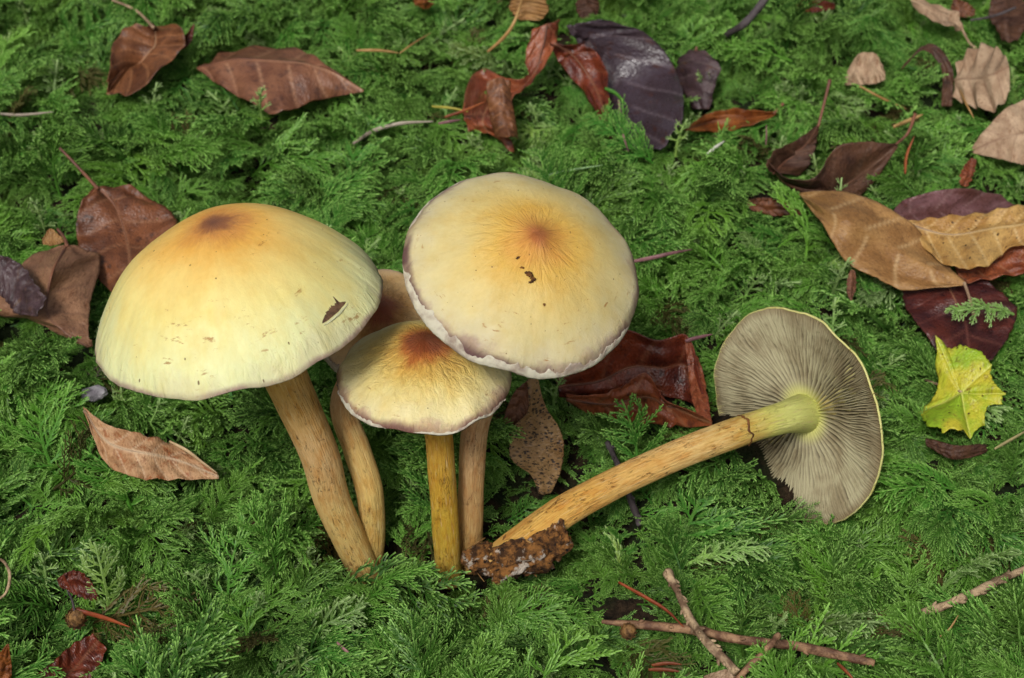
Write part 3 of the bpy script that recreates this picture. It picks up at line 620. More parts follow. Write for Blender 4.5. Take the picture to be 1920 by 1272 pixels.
# right
leaf('violet brown leaf edge behind the golden leaf', [(1670, 408, 1.5), (1700, 372, 1.7), (1790, 354, 1.8), (1860, 365, 1.7), (1910, 390, 1.5)], [(1672, 412, 1.4), (1720, 400, 1.5), (1790, 392, 1.5), (1850, 392, 1.5), (1912, 394, 1.5)], [(1680, 420, 1.2), (1730, 430, 1.2), (1800, 430, 1.2), (1860, 425, 1.2), (1915, 400, 1.3)], 'violet', seed=17, nv=5, midrib=False)
leaf('dark maroon leaf under the tan leaf', [(1690, 540, 1.2), (1700, 580, 1.1), (1730, 620, 1.0), (1790, 690, 0.7)], [(1760, 520, 1.3), (1790, 560, 1.2), (1810, 610, 1.0), (1820, 690, 0.7)], [(1850, 525, 1.3), (1890, 560, 1.2), (1905, 600, 1.0), (1860, 680, 0.7)], 'maroon', seed=18, nv=4)
leaf('red brown leaf edge showing under the golden leaf', [(1790, 500, 1.6), (1840, 480, 1.7), (1900, 465, 1.7), (1960, 450, 1.6)], [(1795, 512, 1.5), (1845, 502, 1.6), (1900, 490, 1.6), (1960, 480, 1.6)], [(1800, 530, 1.4), (1850, 528, 1.4), (1910, 515, 1.4), (1960, 510, 1.4)], 'rust', seed=19, midrib=False, nv=4)
leaf('large tan leaf with thin pale side veins lying flat', [(1500, 362, 2.0), (1600, 362, 2.3), (1690, 410, 2.3), (1745, 455, 2.2), (1812, 532, 1.8)], [(1500, 366, 2.0), (1580, 410, 2.1), (1660, 455, 2.2), (1730, 498, 2.1), (1812, 534, 1.8)], [(1502, 370, 1.9), (1545, 425, 1.7), (1590, 490, 1.6), (1690, 545, 1.7), (1812, 536, 1.8)], 'tan', [(1808, 530, 1.8), (1818, 560, 1.8), (1828, 600, 1.7)], seed=20, nv=5, pleat=0.05, wave=0.10, midrib=False)
leaf('golden brown leaf with small dark hole spots', [(1695, 414, 2.0), (1760, 408, 2.3), (1840, 402, 2.4), (1910, 388, 2.4), (1980, 380, 2.2)], [(1697, 416, 2.0), (1765, 440, 2.2), (1840, 432, 2.4), (1910, 420, 2.4), (1980, 405, 2.2)], [(1700, 418, 1.9), (1760, 490, 2.0), (1840, 508, 2.0), (1890, 470, 2.2), (1980, 440, 2.1)], 'gold', seed=21, nv=7, pleat=0.10, wave=0.08)
# middle
leaf_front_lobe_owner = leaf('glossy dark red oak leaf with rolled rusty lobes between tilted cap and grey gills', [(1040, 700, 1.3), (1110, 675, 1.6), (1165, 620, 2.3), (1235, 640, 2.0), (1292, 632, 2.1), (1325, 760, 1.0)], [(1045, 725, 1.0), (1120, 715, 0.9), (1180, 690, 1.0), (1240, 690, 1.0), (1290, 690, 1.2), (1330, 775, 0.9)], [(1050, 745, 0.8), (1120, 752, 0.6), (1180, 745, 0.5), (1240, 745, 0.6), (1290, 755, 0.7), (1332, 790, 0.8)], 'red', seed=22, nv=4, wave=0.10, pleat=0.05)
leaf('curled reddish brown oak leaf front lobe with wavy rolled edge', [(1060, 740, 1.2), (1110, 742, 1.4), (1160, 728, 1.8), (1210, 700, 2.2), (1245, 742, 1.8), (1335, 790, 1.2)], [(1062, 748, 1.0), (1115, 758, 1.1), (1165, 755, 1.3), (1215, 745, 1.6), (1260, 765, 1.3), (1335, 793, 1.1)], [(1065, 755, 0.8), (1120, 780, 0.6), (1170, 790, 0.7), (1220, 795, 0.7), (1270, 800, 0.7), (1335, 798, 1.0)], 'rust', seed=23, nv=4, wave=0.08, of=(leaf_front_lobe_owner, 'front_lobe'))
leaf('rust coloured oak leaf margin folded upright with a round hole', [(1284, 632, 2.2), (1290, 690, 1.8), (1295, 740, 1.4), (1310, 785, 1.0)], [(1292, 640, 2.1), (1303, 690, 1.8), (1308, 740, 1.4), (1322, 785, 1.0)], [(1297, 650, 2.0), (1316, 690, 1.7), (1326, 740, 1.3), (1334, 788, 1.0)], 'rust', seed=24, midrib=False, wave=0.05, of=(leaf_front_lobe_owner, 'folded_margin'))
leaf_curled_flap_owner = leaf('brown leaf densely speckled black hanging upright beside the tan stem', [(988, 712, 3.4), (990, 770, 2.8), (962, 805, 2.2), (958, 860, 1.6), (995, 890, 1.2), (1010, 925, 0.8)], [(1000, 708, 3.5), (1005, 770, 2.7), (1005, 815, 2.2), (1010, 860, 1.7), (1020, 895, 1.2), (1020, 928, 0.8)], [(1008, 706, 3.5), (1022, 760, 2.9), (1052, 810, 2.4), (1056, 860, 1.8), (1045, 900, 1.3), (1032, 925, 0.8)], 'speck', seed=25, nv=4, wave=0.05, pleat=0.03, midrib=False)
leaf('mauve brown curled leaf flap at the edge of the speckled leaf', [(990, 712, 3.2), (962, 740, 2.7), (945, 790, 1.9), (955, 830, 1.3)], [(992, 725, 3.0), (975, 755, 2.5), (965, 795, 1.9), (958, 830, 1.3)], [(994, 745, 2.8), (992, 775, 2.4), (985, 800, 1.9), (962, 828, 1.3)], 'mauve', seed=26, midrib=False, wave=0.08, of=(leaf_curled_flap_owner, 'curled_flap'))
for px_, py_ in ((965, 860), (985, 880), (1005, 905), (1030, 905), (1050, 880), (1060, 850)):   # the hollow the speckled leaf hangs in
    p_ = G(px_, py_, 0.6); keepout([Vector((p_.x + dx * 0.25, p_.y - dy * 0.25, H(p_.x, p_.y - dy * 0.25) + 0.55)) for dx in (-1, 0, 1) for dy in range(0, 8)])
# right edge and top right, out of focus
leaf('pale ribbed leaf with strong folds', [(1795, 120, 1.6), (1830, 88, 2.0), (1868, 90, 2.2), (1888, 110, 2.2)], [(1790, 150, 1.6), (1825, 148, 2.0), (1860, 140, 2.2), (1892, 125, 2.2)], [(1790, 185, 1.2), (1822, 200, 1.3), (1862, 206, 1.4), (1895, 175, 1.6)], 'pale', seed=27, nv=4, pleat=0.25, wave=0.06)
leaf('pale greyish tan leaf with dark midrib', [(1980, 170, 2.0), (1900, 195, 2.0), (1850, 240, 1.7), (1820, 280, 1.2)], [(1985, 230, 1.8), (1915, 250, 1.8), (1870, 262, 1.5), (1822, 283, 1.2)], [(1985, 310, 1.4), (1920, 310, 1.3), (1880, 300, 1.2), (1825, 288, 1.1)], 'pale', seed=28, nv=5, pleat=0.10)
leaf('long pale leaf drooping with a thin curved stalk', [(1705, -12, 2.4), (1745, 5, 2.3), (1790, 22, 2.2), (1806, 55, 1.9)], [(1708, 0, 2.3), (1745, 20, 2.2), (1780, 36, 2.1), (1804, 57, 1.9)], [(1712, 12, 2.1), (1745, 36, 2.0), (1780, 50, 2.0), (1803, 58, 1.9)], 'pale', [(1804, 56, 1.9), (1822, 85, 1.7), (1862, 108, 1.6)], seed=29, nv=4)
leaf('brown leaf arching over a dark hollow', [(1690, 130, 1.6), (1730, 95, 2.0), (1765, 130, 1.8), (1765, 200, 0.9)], [(1692, 126, 1.7), (1738, 88, 2.1), (1775, 128, 1.9), (1772, 200, 0.9)], [(1696, 120, 1.8), (1745, 82, 2.2), (1785, 126, 2.0), (1785, 200, 0.9)], 'umber', seed=30, midrib=False)
leaf('pale tan leaf half buried in blurred moss', [(1590, 130, 1.5), (1610, 102, 1.9), (1640, 100, 1.9), (1655, 125, 1.6)], [(1585, 145, 1.2), (1610, 130, 1.5), (1640, 128, 1.5), (1660, 140, 1.3)], [(1585, 160, 0.9), (1612, 160, 1.0), (1640, 158, 1.0), (1660, 150, 1.1)], 'pale', seed=31, midrib=False)
leaf('small rusty leaf scrap standing behind the violet brown leaf', [(1795, 345, 0.9), (1805, 315, 1.4), (1818, 295, 1.8)], [(1808, 350, 0.9), (1818, 320, 1.4), (1826, 298, 1.8)], [(1818, 352, 0.9), (1828, 320, 1.4), (1834, 300, 1.8)], 'rust', seed=32, midrib=False, nibble=0.1)
leaf('tan leaf blade seen behind a long needle', [(955, -12, 2.4), (955, 15, 2.0), (965, 38, 1.7)], [(985, -12, 2.4), (985, 15, 2.0), (988, 38, 1.7)], [(1030, -12, 2.4), (1028, 15, 2.1), (1032, 40, 1.7)], 'tan', seed=33, midrib=False)
leaf('brown leaf stub behind the big dark purple leaf', [(1080, -10, 2.0), (1080, 15, 1.7), (1085, 38, 1.4)], [(1102, -10, 2.1), (1102, 15, 1.8), (1102, 38, 1.5)], [(1125, -10, 2.0), (1124, 15, 1.7), (1120, 38, 1.4)], 'umber', seed=34, midrib=False)
leaf('small orange leaf tip in the far moss', [(775, -10, 2.0), (776, 4, 1.8), (785, 14, 1.6)], [(795, -10, 2.1), (795, 5, 1.9), (796, 16, 1.6)], [(818, -10, 2.0), (814, 4, 1.8), (806, 15, 1.6)], 'orange', seed=35, midrib=False)
# bottom left
leaf('pointed orange brown leaf tip rising beside the buried dark red leaf', [(-25, 1290, 0.8), (-15, 1245, 1.3), (10, 1208, 2.0)], [(0, 1295, 0.8), (3, 1250, 1.2), (15, 1208, 2.0)], [(25, 1300, 0.8), (22, 1250, 1.2), (20, 1210, 2.0)], 'orange', seed=36, midrib=False)
leaf('dark red leaf partly buried under feathery fronds', [(40, 1285, 0.9), (90, 1250, 1.1), (130, 1215, 1.2), (175, 1190, 1.2)], [(70, 1300, 0.8), (110, 1275, 0.9), (150, 1245, 1.0), (185, 1200, 1.1)], [(120, 1320, 0.6), (150, 1290, 0.8), (180, 1260, 0.9), (200, 1215, 1.0)], 'red', seed=37)
leaf('dark red leaf glimpsed between fronds above a little cone', [(105, 1080, 1.1), (135, 1070, 1.2), (168, 1074, 1.2)], [(110, 1095, 0.9), (140, 1088, 1.0), (175, 1100, 1.0)], [(120, 1110, 0.7), (150, 1120, 0.7), (195, 1145, 0.7)], 'red', seed=38, midrib=False)
leaf('grey brown withered leaf scrap sunk in moss near the thickest stem', [(470, 975, 0.7), (495, 968, 0.8), (530, 980, 0.8)], [(468, 985, 0.6), (498, 982, 0.7), (530, 985, 0.7)], [(472, 995, 0.5), (500, 998, 0.5), (528, 992, 0.6)], 'umber', seed=39, midrib=False)
leaf('flat pale beige leaf fragment under crossing twigs', [(1322, 1262, 0.7), (1360, 1256, 0.8), (1395, 1260, 0.8)], [(1320, 1275, 0.6), (1360, 1272, 0.7), (1400, 1275, 0.7)], [(1320, 1290, 0.5), (1360, 1290, 0.5), (1400, 1290, 0.5)], 'pale', seed=40, midrib=False)
leaf('tiny pink brown bud scale stuck in moss above the grey gills', [(1590, 510, 1.9), (1588, 540, 1.6), (1592, 565, 1.3)], [(1597, 506, 2.0), (1597, 540, 1.7), (1595, 566, 1.3)], [(1605, 508, 1.9), (1604, 540, 1.6), (1598, 564, 1.3)], 'mauve', seed=41, midrib=False)

leaf('dark umber leaf crossed by a thin dark twig', [(1850, -10, 1.9), (1855, 30, 1.6), (1870, 70, 1.2)], [(1885, -10, 2.0), (1890, 35, 1.6), (1892, 80, 1.2)], [(1930, -10, 1.9), (1930, 30, 1.6), (1925, 70, 1.2)], 'umber', seed=42, midrib=False)
leaf('russet leaf glimpsed in the far moss near the dark smooth twig', [(1480, 8, 1.6), (1520, -4, 1.8), (1565, 2, 1.6)], [(1482, 16, 1.4), (1522, 10, 1.5), (1566, 12, 1.4)], [(1486, 26, 1.2), (1524, 24, 1.3), (1564, 22, 1.2)], 'red', seed=43, midrib=False)
leaf('dull brown leaf edge behind the long pale leaf', [(1790, -8, 1.4), (1800, 0, 1.4), (1830, 10, 1.3)], [(1785, 8, 1.2), (1800, 16, 1.2), (1828, 24, 1.1)], [(1780, 24, 1.0), (1800, 32, 1.0), (1826, 36, 1.0)], 'russet', seed=44, midrib=False)
leaf('dark brown leaf sunk in moss beneath the tan leaf', [(1400, 368, 1.0), (1440, 372, 1.2), (1500, 380, 1.3)], [(1402, 385, 0.8), (1445, 388, 1.0), (1505, 395, 1.1)], [(1410, 400, 0.6), (1450, 405, 0.8), (1510, 410, 0.9)], 'russet', seed=45, midrib=False)
leaf('dark brown leaf scrap sunk in moss beneath the lobed leaf', [(1735, 815, 0.8), (1790, 835, 0.8), (1850, 828, 0.8)], [(1735, 830, 0.7), (1790, 848, 0.7), (1850, 842, 0.7)], [(1740, 842, 0.5), (1790, 862, 0.5), (1850, 855, 0.5)], 'umber', seed=46, midrib=False)
# the lobed yellow green leaf
def maple():
    poly = [(1753, 630, 1.9), (1775, 655, 1.6), (1800, 646, 1.7), (1840, 660, 1.6), (1862, 680, 1.5), (1858, 705, 1.3), (1872, 732, 1.3), (1887, 738, 1.3), (1878, 760, 1.1), (1850, 764, 1.1), (1846, 800, 0.9),
            (1820, 821, 0.8), (1795, 812, 0.9), (1770, 814, 0.9), (1738, 802, 1.0), (1716, 776, 1.1), (1745, 754, 1.2), (1757, 730, 1.3), (1752, 685, 1.7)]
    c = G(1803, 735, 1.35); V = [c]; luv = [(0, 0, 0)]; vv = [1.0]; F = []; per = 8; m = 18; n = len(poly) * per; W = [G(*q) for q in poly]; veins = (0, 4, 7, 11, 15)
    for i in range(n):
        k0 = i // per; f = (i % per) / per; e = W[k0].lerp(W[(k0 + 1) % len(poly)], f); e = e + (e - c) * (0.05 * nz(i * 0.35, 2.0) + 0.04 * nz(i * 0.9, 7.0) - 0.05 * math.sin(math.pi * f))
        dv = min(min(abs(i / per - v_), len(poly) - abs(i / per - v_)) for v_ in veins)
        for k in range(1, m + 1):
            t = k / m; q = c.lerp(e, t); r = (q - c).length
            q = q + Vector((0, -0.3, 1)) * (0.13 * nz(q.x * 1.5, q.y * 1.5, 3.0) - 0.10 * math.exp(-(dv * r / 0.35) ** 2) + 0.06 * t)
            V.append(q); luv.append((q.x * 1.2, q.y * 1.2, 0)); vv.append(math.exp(-(dv * r / 0.10) ** 2))
    for i in range(n):
        i2 = (i + 1) % n; F.append((0, 1 + i * m, 1 + i2 * m))
        for k in range(m - 1): F.append((1 + i * m + k, 1 + i * m + k + 1, 1 + i2 * m + k + 1, 1 + i2 * m + k))
    root = empty('fallen_leaf', min(V, key=lambda p: p.z)); tag(root, 'lobed leaf turning from green to yellow with brown marks', 'leaf', 'fallen leaves')
    o = build('blade', V, F, PAL['maple'](3), root, {'luv': luv, 'vein': vv}); md = o.modifiers.new('thick', 'SOLIDIFY'); md.thickness = 0.00025; md.offset = 0
    keepout(V)
    make_tube('petiole', [c, G(1770, 725, 1.1), G(1735, 712, 0.8)], [0.04, 0.04, 0.05], M_STALKP, root, 6, 20, 0)
maple()

# ------------------------------------------------------------------ needles, twigs, cones
def needle(label, pts, r, c1, c2, group='fallen needles', name='conifer_needle', cat='needle'):
    P_ = [G(q[0], q[1], q[2] + 0.2) for q in pts]; mat = NEED.setdefault((c1, c2), mat_plain('needle_skin', lin(*c1), lin(*c2), 0.5, 90))
    o = make_tube(name, P_, [r * 0.7, r, r, r * 0.8, r * 0.25], mat, None, 8, 26, 0.05, flat=0.6)
    ctr = sum((v.co for v in o.data.vertices), Vector()) / len(o.data.vertices); zz = min(v.co.z for v in o.data.vertices)
    o.data.transform(Matrix.Translation(-Vector((ctr.x, ctr.y, zz)))); o.location = (ctr.x, ctr.y, zz)
    keepout([v.co / CM + o.location / CM for v in o.data.vertices])
    return tag(o, label, cat, group)
NEED = {}
GRY = ((176, 164, 148), (140, 126, 112)); RUS = ((150, 82, 46), (110, 56, 34)); TAN = ((186, 150, 96), (150, 112, 64)); MAU = ((150, 108, 108), (112, 76, 80))
needle('pale grey curved needle behind the dome caps', [(662, 270, 1.3), (700, 246, 1.5), (750, 232, 1.6), (812, 228, 1.5)], 0.085, *GRY)
needle('pale grey needle by the curled beech leaf', [(-10, 213, 1.5), (40, 216, 1.6), (100, 210, 1.6)], 0.06, *GRY)
needle('orange brown needle end in blurred moss', [(668, 95, 1.7), (710, 95, 1.8), (750, 100, 1.7)], 0.06, *TAN)
needle('thin tan needle meeting the orange brown one', [(750, 100, 1.8), (775, 82, 1.9), (808, 62, 1.9)], 0.04, *TAN)
needle('long tan needle leaning before the crumpled leaf', [(914, 98, 2.3), (945, 70, 2.6), (965, 40, 2.9), (980, -6, 3.2)], 0.065, *TAN)
needle('yellow green needle pointing at the crumpled leaf', [(810, 200, 1.5), (845, 203, 1.6), (878, 210, 1.7)], 0.055, (176, 166, 70), (150, 140, 60))
needle('brown needle crossing the foot of the crumpled leaf', [(834, 220, 1.5), (870, 208, 1.7), (912, 190, 1.9)], 0.06, *RUS)
needle('grey brown needle stub below the crumpled leaf', [(822, 232, 1.4), (845, 228, 1.5), (864, 225, 1.5)], 0.06, *MAU)
needle('fresh green needle resting on the dark purple leaf', [(1134, 166, 2.3), (1155, 176, 2.2), (1174, 198, 2.0)], 0.085, (70, 120, 40), (52, 96, 34))
needle('pinkish needle standing against the dark purple leaf', [(1160, 188, 2.1), (1164, 220, 1.7), (1168, 252, 1.5), (1178, 284, 1.2)], 0.075, *MAU)
needle('mauve stalk sticking out behind the tilted cap', [(1170, 494, 2.2), (1220, 484, 2.2), (1260, 475, 2.2), (1298, 468, 2.2)], 0.07, *MAU)
needle('white grain lying on moss near the dark umber leaf', [(1326, 290, 1.7), (1340, 278, 1.8), (1358, 265, 1.8)], 0.075, (232, 230, 220), (206, 204, 190))
needle('short brown needle standing under the orange brown leaf', [(1436, 272, 1.2), (1437, 255, 1.5), (1437, 234, 1.8)], 0.05, *MAU)
needle('upright reddish needle next to the hooked leaf stalk', [(1697, 326, 1.3), (1700, 292, 1.8), (1714, 256, 2.3)], 0.085, *RUS)
needle('orange brown needle lying behind the hooked stalk', [(1676, 238, 1.7), (1705, 226, 1.8), (1730, 215, 1.9)], 0.09, *TAN)
needle('thin straw coloured needle below the pale half buried leaf', [(1612, 162, 1.7), (1655, 185, 1.7), (1700, 205, 1.6)], 0.045, *TAN)
needle('straw needle beside the pale ribbed leaf', [(1800, 170, 1.9), (1812, 196, 1.7), (1826, 222, 1.5)], 0.06, *TAN)
needle('shiny red brown needle above the knobbly twig', [(1160, 1092, 1.2), (1210, 1120, 1.2), (1250, 1145, 1.2), (1282, 1176, 1.1)], 0.06, (150, 72, 36), (104, 46, 26))
needle('stout red brown needle beside a little round cone', [(136, 1142, 1.3), (165, 1150, 1.3), (200, 1160, 1.3), (243, 1176, 1.1)], 0.08, (150, 74, 40), (112, 52, 34))
needle('split brown needle lying in moss below the cluster', [(632, 1205, 1.2), (650, 1222, 1.2), (672, 1244, 1.0)], 0.06, *MAU)
needle('short red brown needle, upper one of a pair near a beige fragment', [(1222, 1248, 1.0), (1250, 1244, 1.1), (1278, 1246, 1.0)], 0.06, *RUS)
needle('short red brown needle, lower one of a pair near a beige fragment', [(1216, 1256, 0.9), (1245, 1256, 1.0), (1278, 1260, 0.9)], 0.065, *RUS)
needle('dark red needle poking out below the long twig', [(1570, 1244, 0.9), (1585, 1258, 0.9), (1602, 1276, 0.8)], 0.06, *RUS)
needle('thin orange needle near the scaly grey twig', [(1760, 1196, 1.0), (1780, 1180, 1.1), (1797, 1154, 1.2)], 0.04, *TAN)
needle('small mauve brown stick behind the dark red oak leaf', [(1285, 640, 2.0), (1305, 634, 2.1), (1336, 627, 2.1)], 0.07, *MAU)
needle('pale straw beside the weathered leaf fragment', [(318, 828, 1.7), (350, 845, 1.7), (380, 868, 1.6), (408, 888, 1.4)], 0.06, (196, 170, 132), (160, 132, 96))
needle('grey green straw lying beyond the lobed yellow green leaf', [(1865, 842, 1.3), (1895, 825, 1.4), (1930, 805, 1.5)], 0.06, (170, 160, 110), (140, 130, 90))
needle('pale green grass blade behind the tilted cap', [(1015, 332, 1.8), (1060, 321, 1.9), (1130, 310, 1.9)], 0.04, (150, 180, 130), (120, 156, 100), cat='grass blade', name='grass_blade')

M_TWIG = mat_plain('twig_bark', lin(186, 160, 126), lin(104, 80, 60), 0.7, 260)
M_TWIGD = mat_plain('twig_bark_dark', lin(84, 76, 78), lin(52, 44, 44), 0.7, 140)
M_TWIGR = mat_plain('twig_bark_reddish', lin(164, 128, 96), lin(92, 62, 46), 0.65, 260)
def twig(label, pts, radii, mat, pegs=0, seed=1):
    radii = [r_ * 0.82 for r_ in radii]; P_ = [G(q[0], q[1], q[2] - 0.1) for q in pts]; root = empty('twig', min(P_, key=lambda p: p.z)); tag(root, label, 'twig', 'fallen twigs'); rnd = random.Random(seed)
    o = make_tube('branch', P_, radii, mat, root, 12, 60, 0.22, seed)
    keepout([v.co / CM + worldloc(root) / CM for v in o.data.vertices])
    for i in range(pegs):
        u = (i + 0.5) / pegs; c = catmull(P_, u); T = (catmull(P_, min(1, u + .02)) - catmull(P_, max(0, u - .02))).normalized()
        r = lerp_list(radii, u); d = Vector((rnd.uniform(-1, 1), rnd.uniform(-1, 0.4), rnd.uniform(-0.2, 1))); d = (d - T * d.dot(T)).normalized()
        make_tube('leaf_peg', [c + d * r * 0.6, c + d * r * 1.15 + T * 0.04, c + d * (r + 0.07) + T * 0.11], [0.055, 0.05, 0.02], mat, root, 6, 5, 0.1)
    return root
twig('scaly pale twig standing diagonally across the long brown twig', [(1252, 1072, 1.3), (1270, 1110, 1.5), (1300, 1170, 1.6), (1335, 1215, 1.5), (1382, 1262, 1.2)], [0.16, 0.10, 0.13, 0.14, 0.14], M_TWIG, 22, 1)
twig('long brown twig lying level across the moss', [(1128, 1166, 0.9), (1200, 1172, 1.1), (1290, 1180, 1.1), (1390, 1200, 1.0), (1480, 1210, 1.0), (1560, 1225, 0.9), (1640, 1244, 0.8)], [0.06, 0.13, 0.16, 0.14, 0.13, 0.15, 0.12], M_TWIGR, 9, 2)
twig('smooth grey brown stick leaning against the long brown twig', [(1370, 1285, 0.8), (1410, 1245, 1.2), (1440, 1215, 1.5), (1460, 1190, 1.6)], [0.10, 0.10, 0.11, 0.09], M_TWIGR, 0, 3)
twig('scaly grey twig rising alone out of the moss', [(1725, 1150, 1.2), (1780, 1132, 1.3), (1840, 1105, 1.5), (1880, 1085, 1.6), (1930, 1065, 1.7)], [0.11, 0.13, 0.14, 0.12, 0.10], M_TWIG, 20, 4)
twig('dark smooth twig in the far moss', [(1362, 66, 1.8), (1395, 45, 2.2), (1420, 18, 2.5), (1445, -15, 2.8)], [0.14, 0.17, 0.18, 0.18], M_TWIGD, 0, 5)
twig('weathered grey twig hidden behind the lying stem', [(1138, 830, 1.3), (1155, 865, 1.2), (1180, 930, 0.9), (1200, 985, 0.6)], [0.10, 0.10, 0.12, 0.10], M_TWIGD, 5, 6)
twig('thin dark twig lying across the dark umber leaf', [(1820, 38, 2.0), (1865, 30, 2.2), (1905, 14, 2.4)], [0.05, 0.06, 0.06], M_TWIGD, 0, 7)
twig('thin curly brown root fibre looping above the moss', [(-10, 1130, 1.3), (12, 1110, 1.6), (18, 1075, 1.9), (2, 1050, 2.0), (-14, 1070, 1.8)], [0.03, 0.045, 0.05, 0.045, 0.03], M_TWIG, 0, 8)
M_CONE = mat_plain('cone_scales', lin(150, 112, 66), lin(70, 46, 28), 0.7, 400)
def cone(label, px, py, h, r, stalk=True):
    c = G(px, py, h); root = empty('bud_cone', c - Vector((0, 0, r))); tag(root, label, 'cone', 'little cones')
    make_blob('core', c, Vector((0.2, 0, 1)), r, r * 0.9, r * 0.9, M_CONE, root, px * 0.01, 0.15, 24, 16)
    rnd = random.Random(px)
    for i in range(54):
        z = 1 - 2 * (i + 0.5) / 54; a = i * 2.39996; q = Vector((math.sqrt(1 - z * z) * math.cos(a), math.sqrt(1 - z * z) * math.sin(a), z)); t = Vector((0, 0, 1)); t = (t - q * t.dot(q)); t = t.normalized() if t.length > 1e-3 else Vector((1, 0, 0)); b = q.cross(t)
        k = r * 1.0; s_ = r * 0.24
        V = [c + q * k * 0.95 + b * s_, c + q * k * 0.95 - b * s_, c + q * k * 1.16 + t * s_ * 1.3, c + q * k * 0.9 - t * s_]
        build('scale', V, [(0, 2, 1), (0, 3, 2), (1, 2, 3), (0, 1, 3)], M_CONE, root, smoothf=False)
    if stalk: make_tube('stalk', [c + Vector((0, 0, r * 0.8)), c + Vector((-0.05, 0.1, r * 2.2)), c + Vector((-0.12, 0.1, r * 3.4))], [0.035, 0.03, 0.02], M_TWIGD, root, 6, 10, 0.1)
    keepout([c + Vector((0, 0, -r))], 1)
cone('little round brown cone with a thin upright stalk', 143, 1160, 1.35, 0.26)
cone('little round brown bud sitting on the long brown twig', 1178, 1184, 1.15, 0.2, False)
o = make_blob('pale_fragment', G(176, 738, 0.7), Vector((1, 0.2, 0.1)), 0.40, 0.3, 0.16, mat_plain('pale_flesh', lin(176, 172, 176), lin(120, 114, 120), 0.6, 200), None, 3.0, 0.2, 30, 20)
tag(o, 'small lilac white fragment lying in moss beneath the dome cap rim', 'fragment'); keepout([v.co / CM for v in o.data.vertices])

# ------------------------------------------------------------------ moss
def mat_moss(name, c0, c1, ctip, k=1.0):
    s = NT(name); tip = s.attr('tip'); P = s.n('ShaderNodeNewGeometry').outputs['Position']
    rnd = s.n('ShaderNodeObjectInfo').outputs['Random']
    c = s.mix(s.map(rnd, 0.0, 1.0, 0.0, 1.0, 'LINEAR'), c0, c1)
    vs = s.n('ShaderNodeVectorMath', operation='SCALE'); s.set(vs.inputs[0], c); s.set(vs.inputs['Scale'], s.map(s.math('FRACT', s.math('MULTIPLY', rnd, 17.3)), 0.0, 1.0, 0.45, 1.4, 'LINEAR')); c = vs.outputs[0]
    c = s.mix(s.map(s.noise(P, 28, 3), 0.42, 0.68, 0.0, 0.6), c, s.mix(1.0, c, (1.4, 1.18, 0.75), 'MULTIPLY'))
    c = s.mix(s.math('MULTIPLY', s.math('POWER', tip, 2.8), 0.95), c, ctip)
    s.fin(c, 0.38, None, 0.14)
    tr = s.n('ShaderNodeBsdfTranslucent'); s.set(tr.inputs['Color'], s.mix(1.0, c, (1.3, 1.4, 0.7), 'MULTIPLY'))
    mx = s.n('ShaderNodeMixShader'); mx.inputs[0].default_value = 0.16
    s.t.links.new(s.b.outputs[0], mx.inputs[1]); s.t.links.new(tr.outputs[0], mx.inputs[2]); s.t.links.new(mx.outputs[0], s.out.inputs['Surface'])
    return s.m
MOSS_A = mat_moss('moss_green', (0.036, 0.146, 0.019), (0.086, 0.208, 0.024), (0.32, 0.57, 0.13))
MOSS_C = mat_moss('moss_withered', (0.05, 0.06, 0.018), (0.085, 0.07, 0.025), (0.16, 0.15, 0.05))
MOSS_B = mat_moss('moss_young', (0.15, 0.29, 0.07), (0.20, 0.34, 0.08), (0.42, 0.58, 0.24))

class Fr:
    def __init__(s): s.V = []; s.F = []; s.t = []
    def strand(s, pts, r0, r1, t0, t1, sides=3, leaflets=0, rnd=None, lf=0.04):
        n = len(pts); base = len(s.V)
        for i, p in enumerate(pts):
            T = (pts[min(n - 1, i + 1)] - pts[max(0, i - 1)]).normalized()
            ref = Vector((0, 0, 1)) if abs(T.z) < 0.9 else Vector((1, 0, 0)); B = T.cross(ref).normalized(); Nn = B.cross(T)
            u = i / (n - 1); r = r0 + (r1 - r0) * u
            for k in range(sides):
                a = 2 * math.pi * k / sides; s.V.append(p + (B * math.cos(a) + Nn * math.sin(a)) * r); s.t.append(t0 + (t1 - t0) * u)
        for i in range(n - 1):
            for k in range(sides):
                k2 = (k + 1) % sides; s.F.append((base + i * sides + k, base + i * sides + k2, base + (i + 1) * sides + k2, base + (i + 1) * sides + k))
        s.V.append(pts[-1] + (pts[-1] - pts[-2]).normalized() * r1); s.t.append(t1); tip = len(s.V) - 1
        for k in range(sides): s.F.append((base + (n - 1) * sides + k, base + (n - 1) * sides + (k + 1) % sides, tip))
        for q in range(leaflets):
            u = (q + rnd.random()) / leaflets; x = u * (n - 1); i = min(int(x), n - 2); p = pts[i].lerp(pts[i + 1], x - i); T = (pts[i + 1] - pts[i]).normalized()
            d = Vector((rnd.gauss(0, 1), rnd.gauss(0, 1), rnd.gauss(0, 1))); d = (d - T * d.dot(T)).normalized(); B = T.cross(d); r = r0 + (r1 - r0) * u
            b = len(s.V); s.V += [p + B * lf * 0.3 + d * r * 0.4, p - B * lf * 0.3 + d * r * 0.4, p + d * (r * 0.8 + lf * 0.55) + T * lf * 0.9]
            tt = t0 + (t1 - t0) * u; s.t += [tt, tt, min(1, tt + 0.2)]; s.F.append((b, b + 1, b + 2))
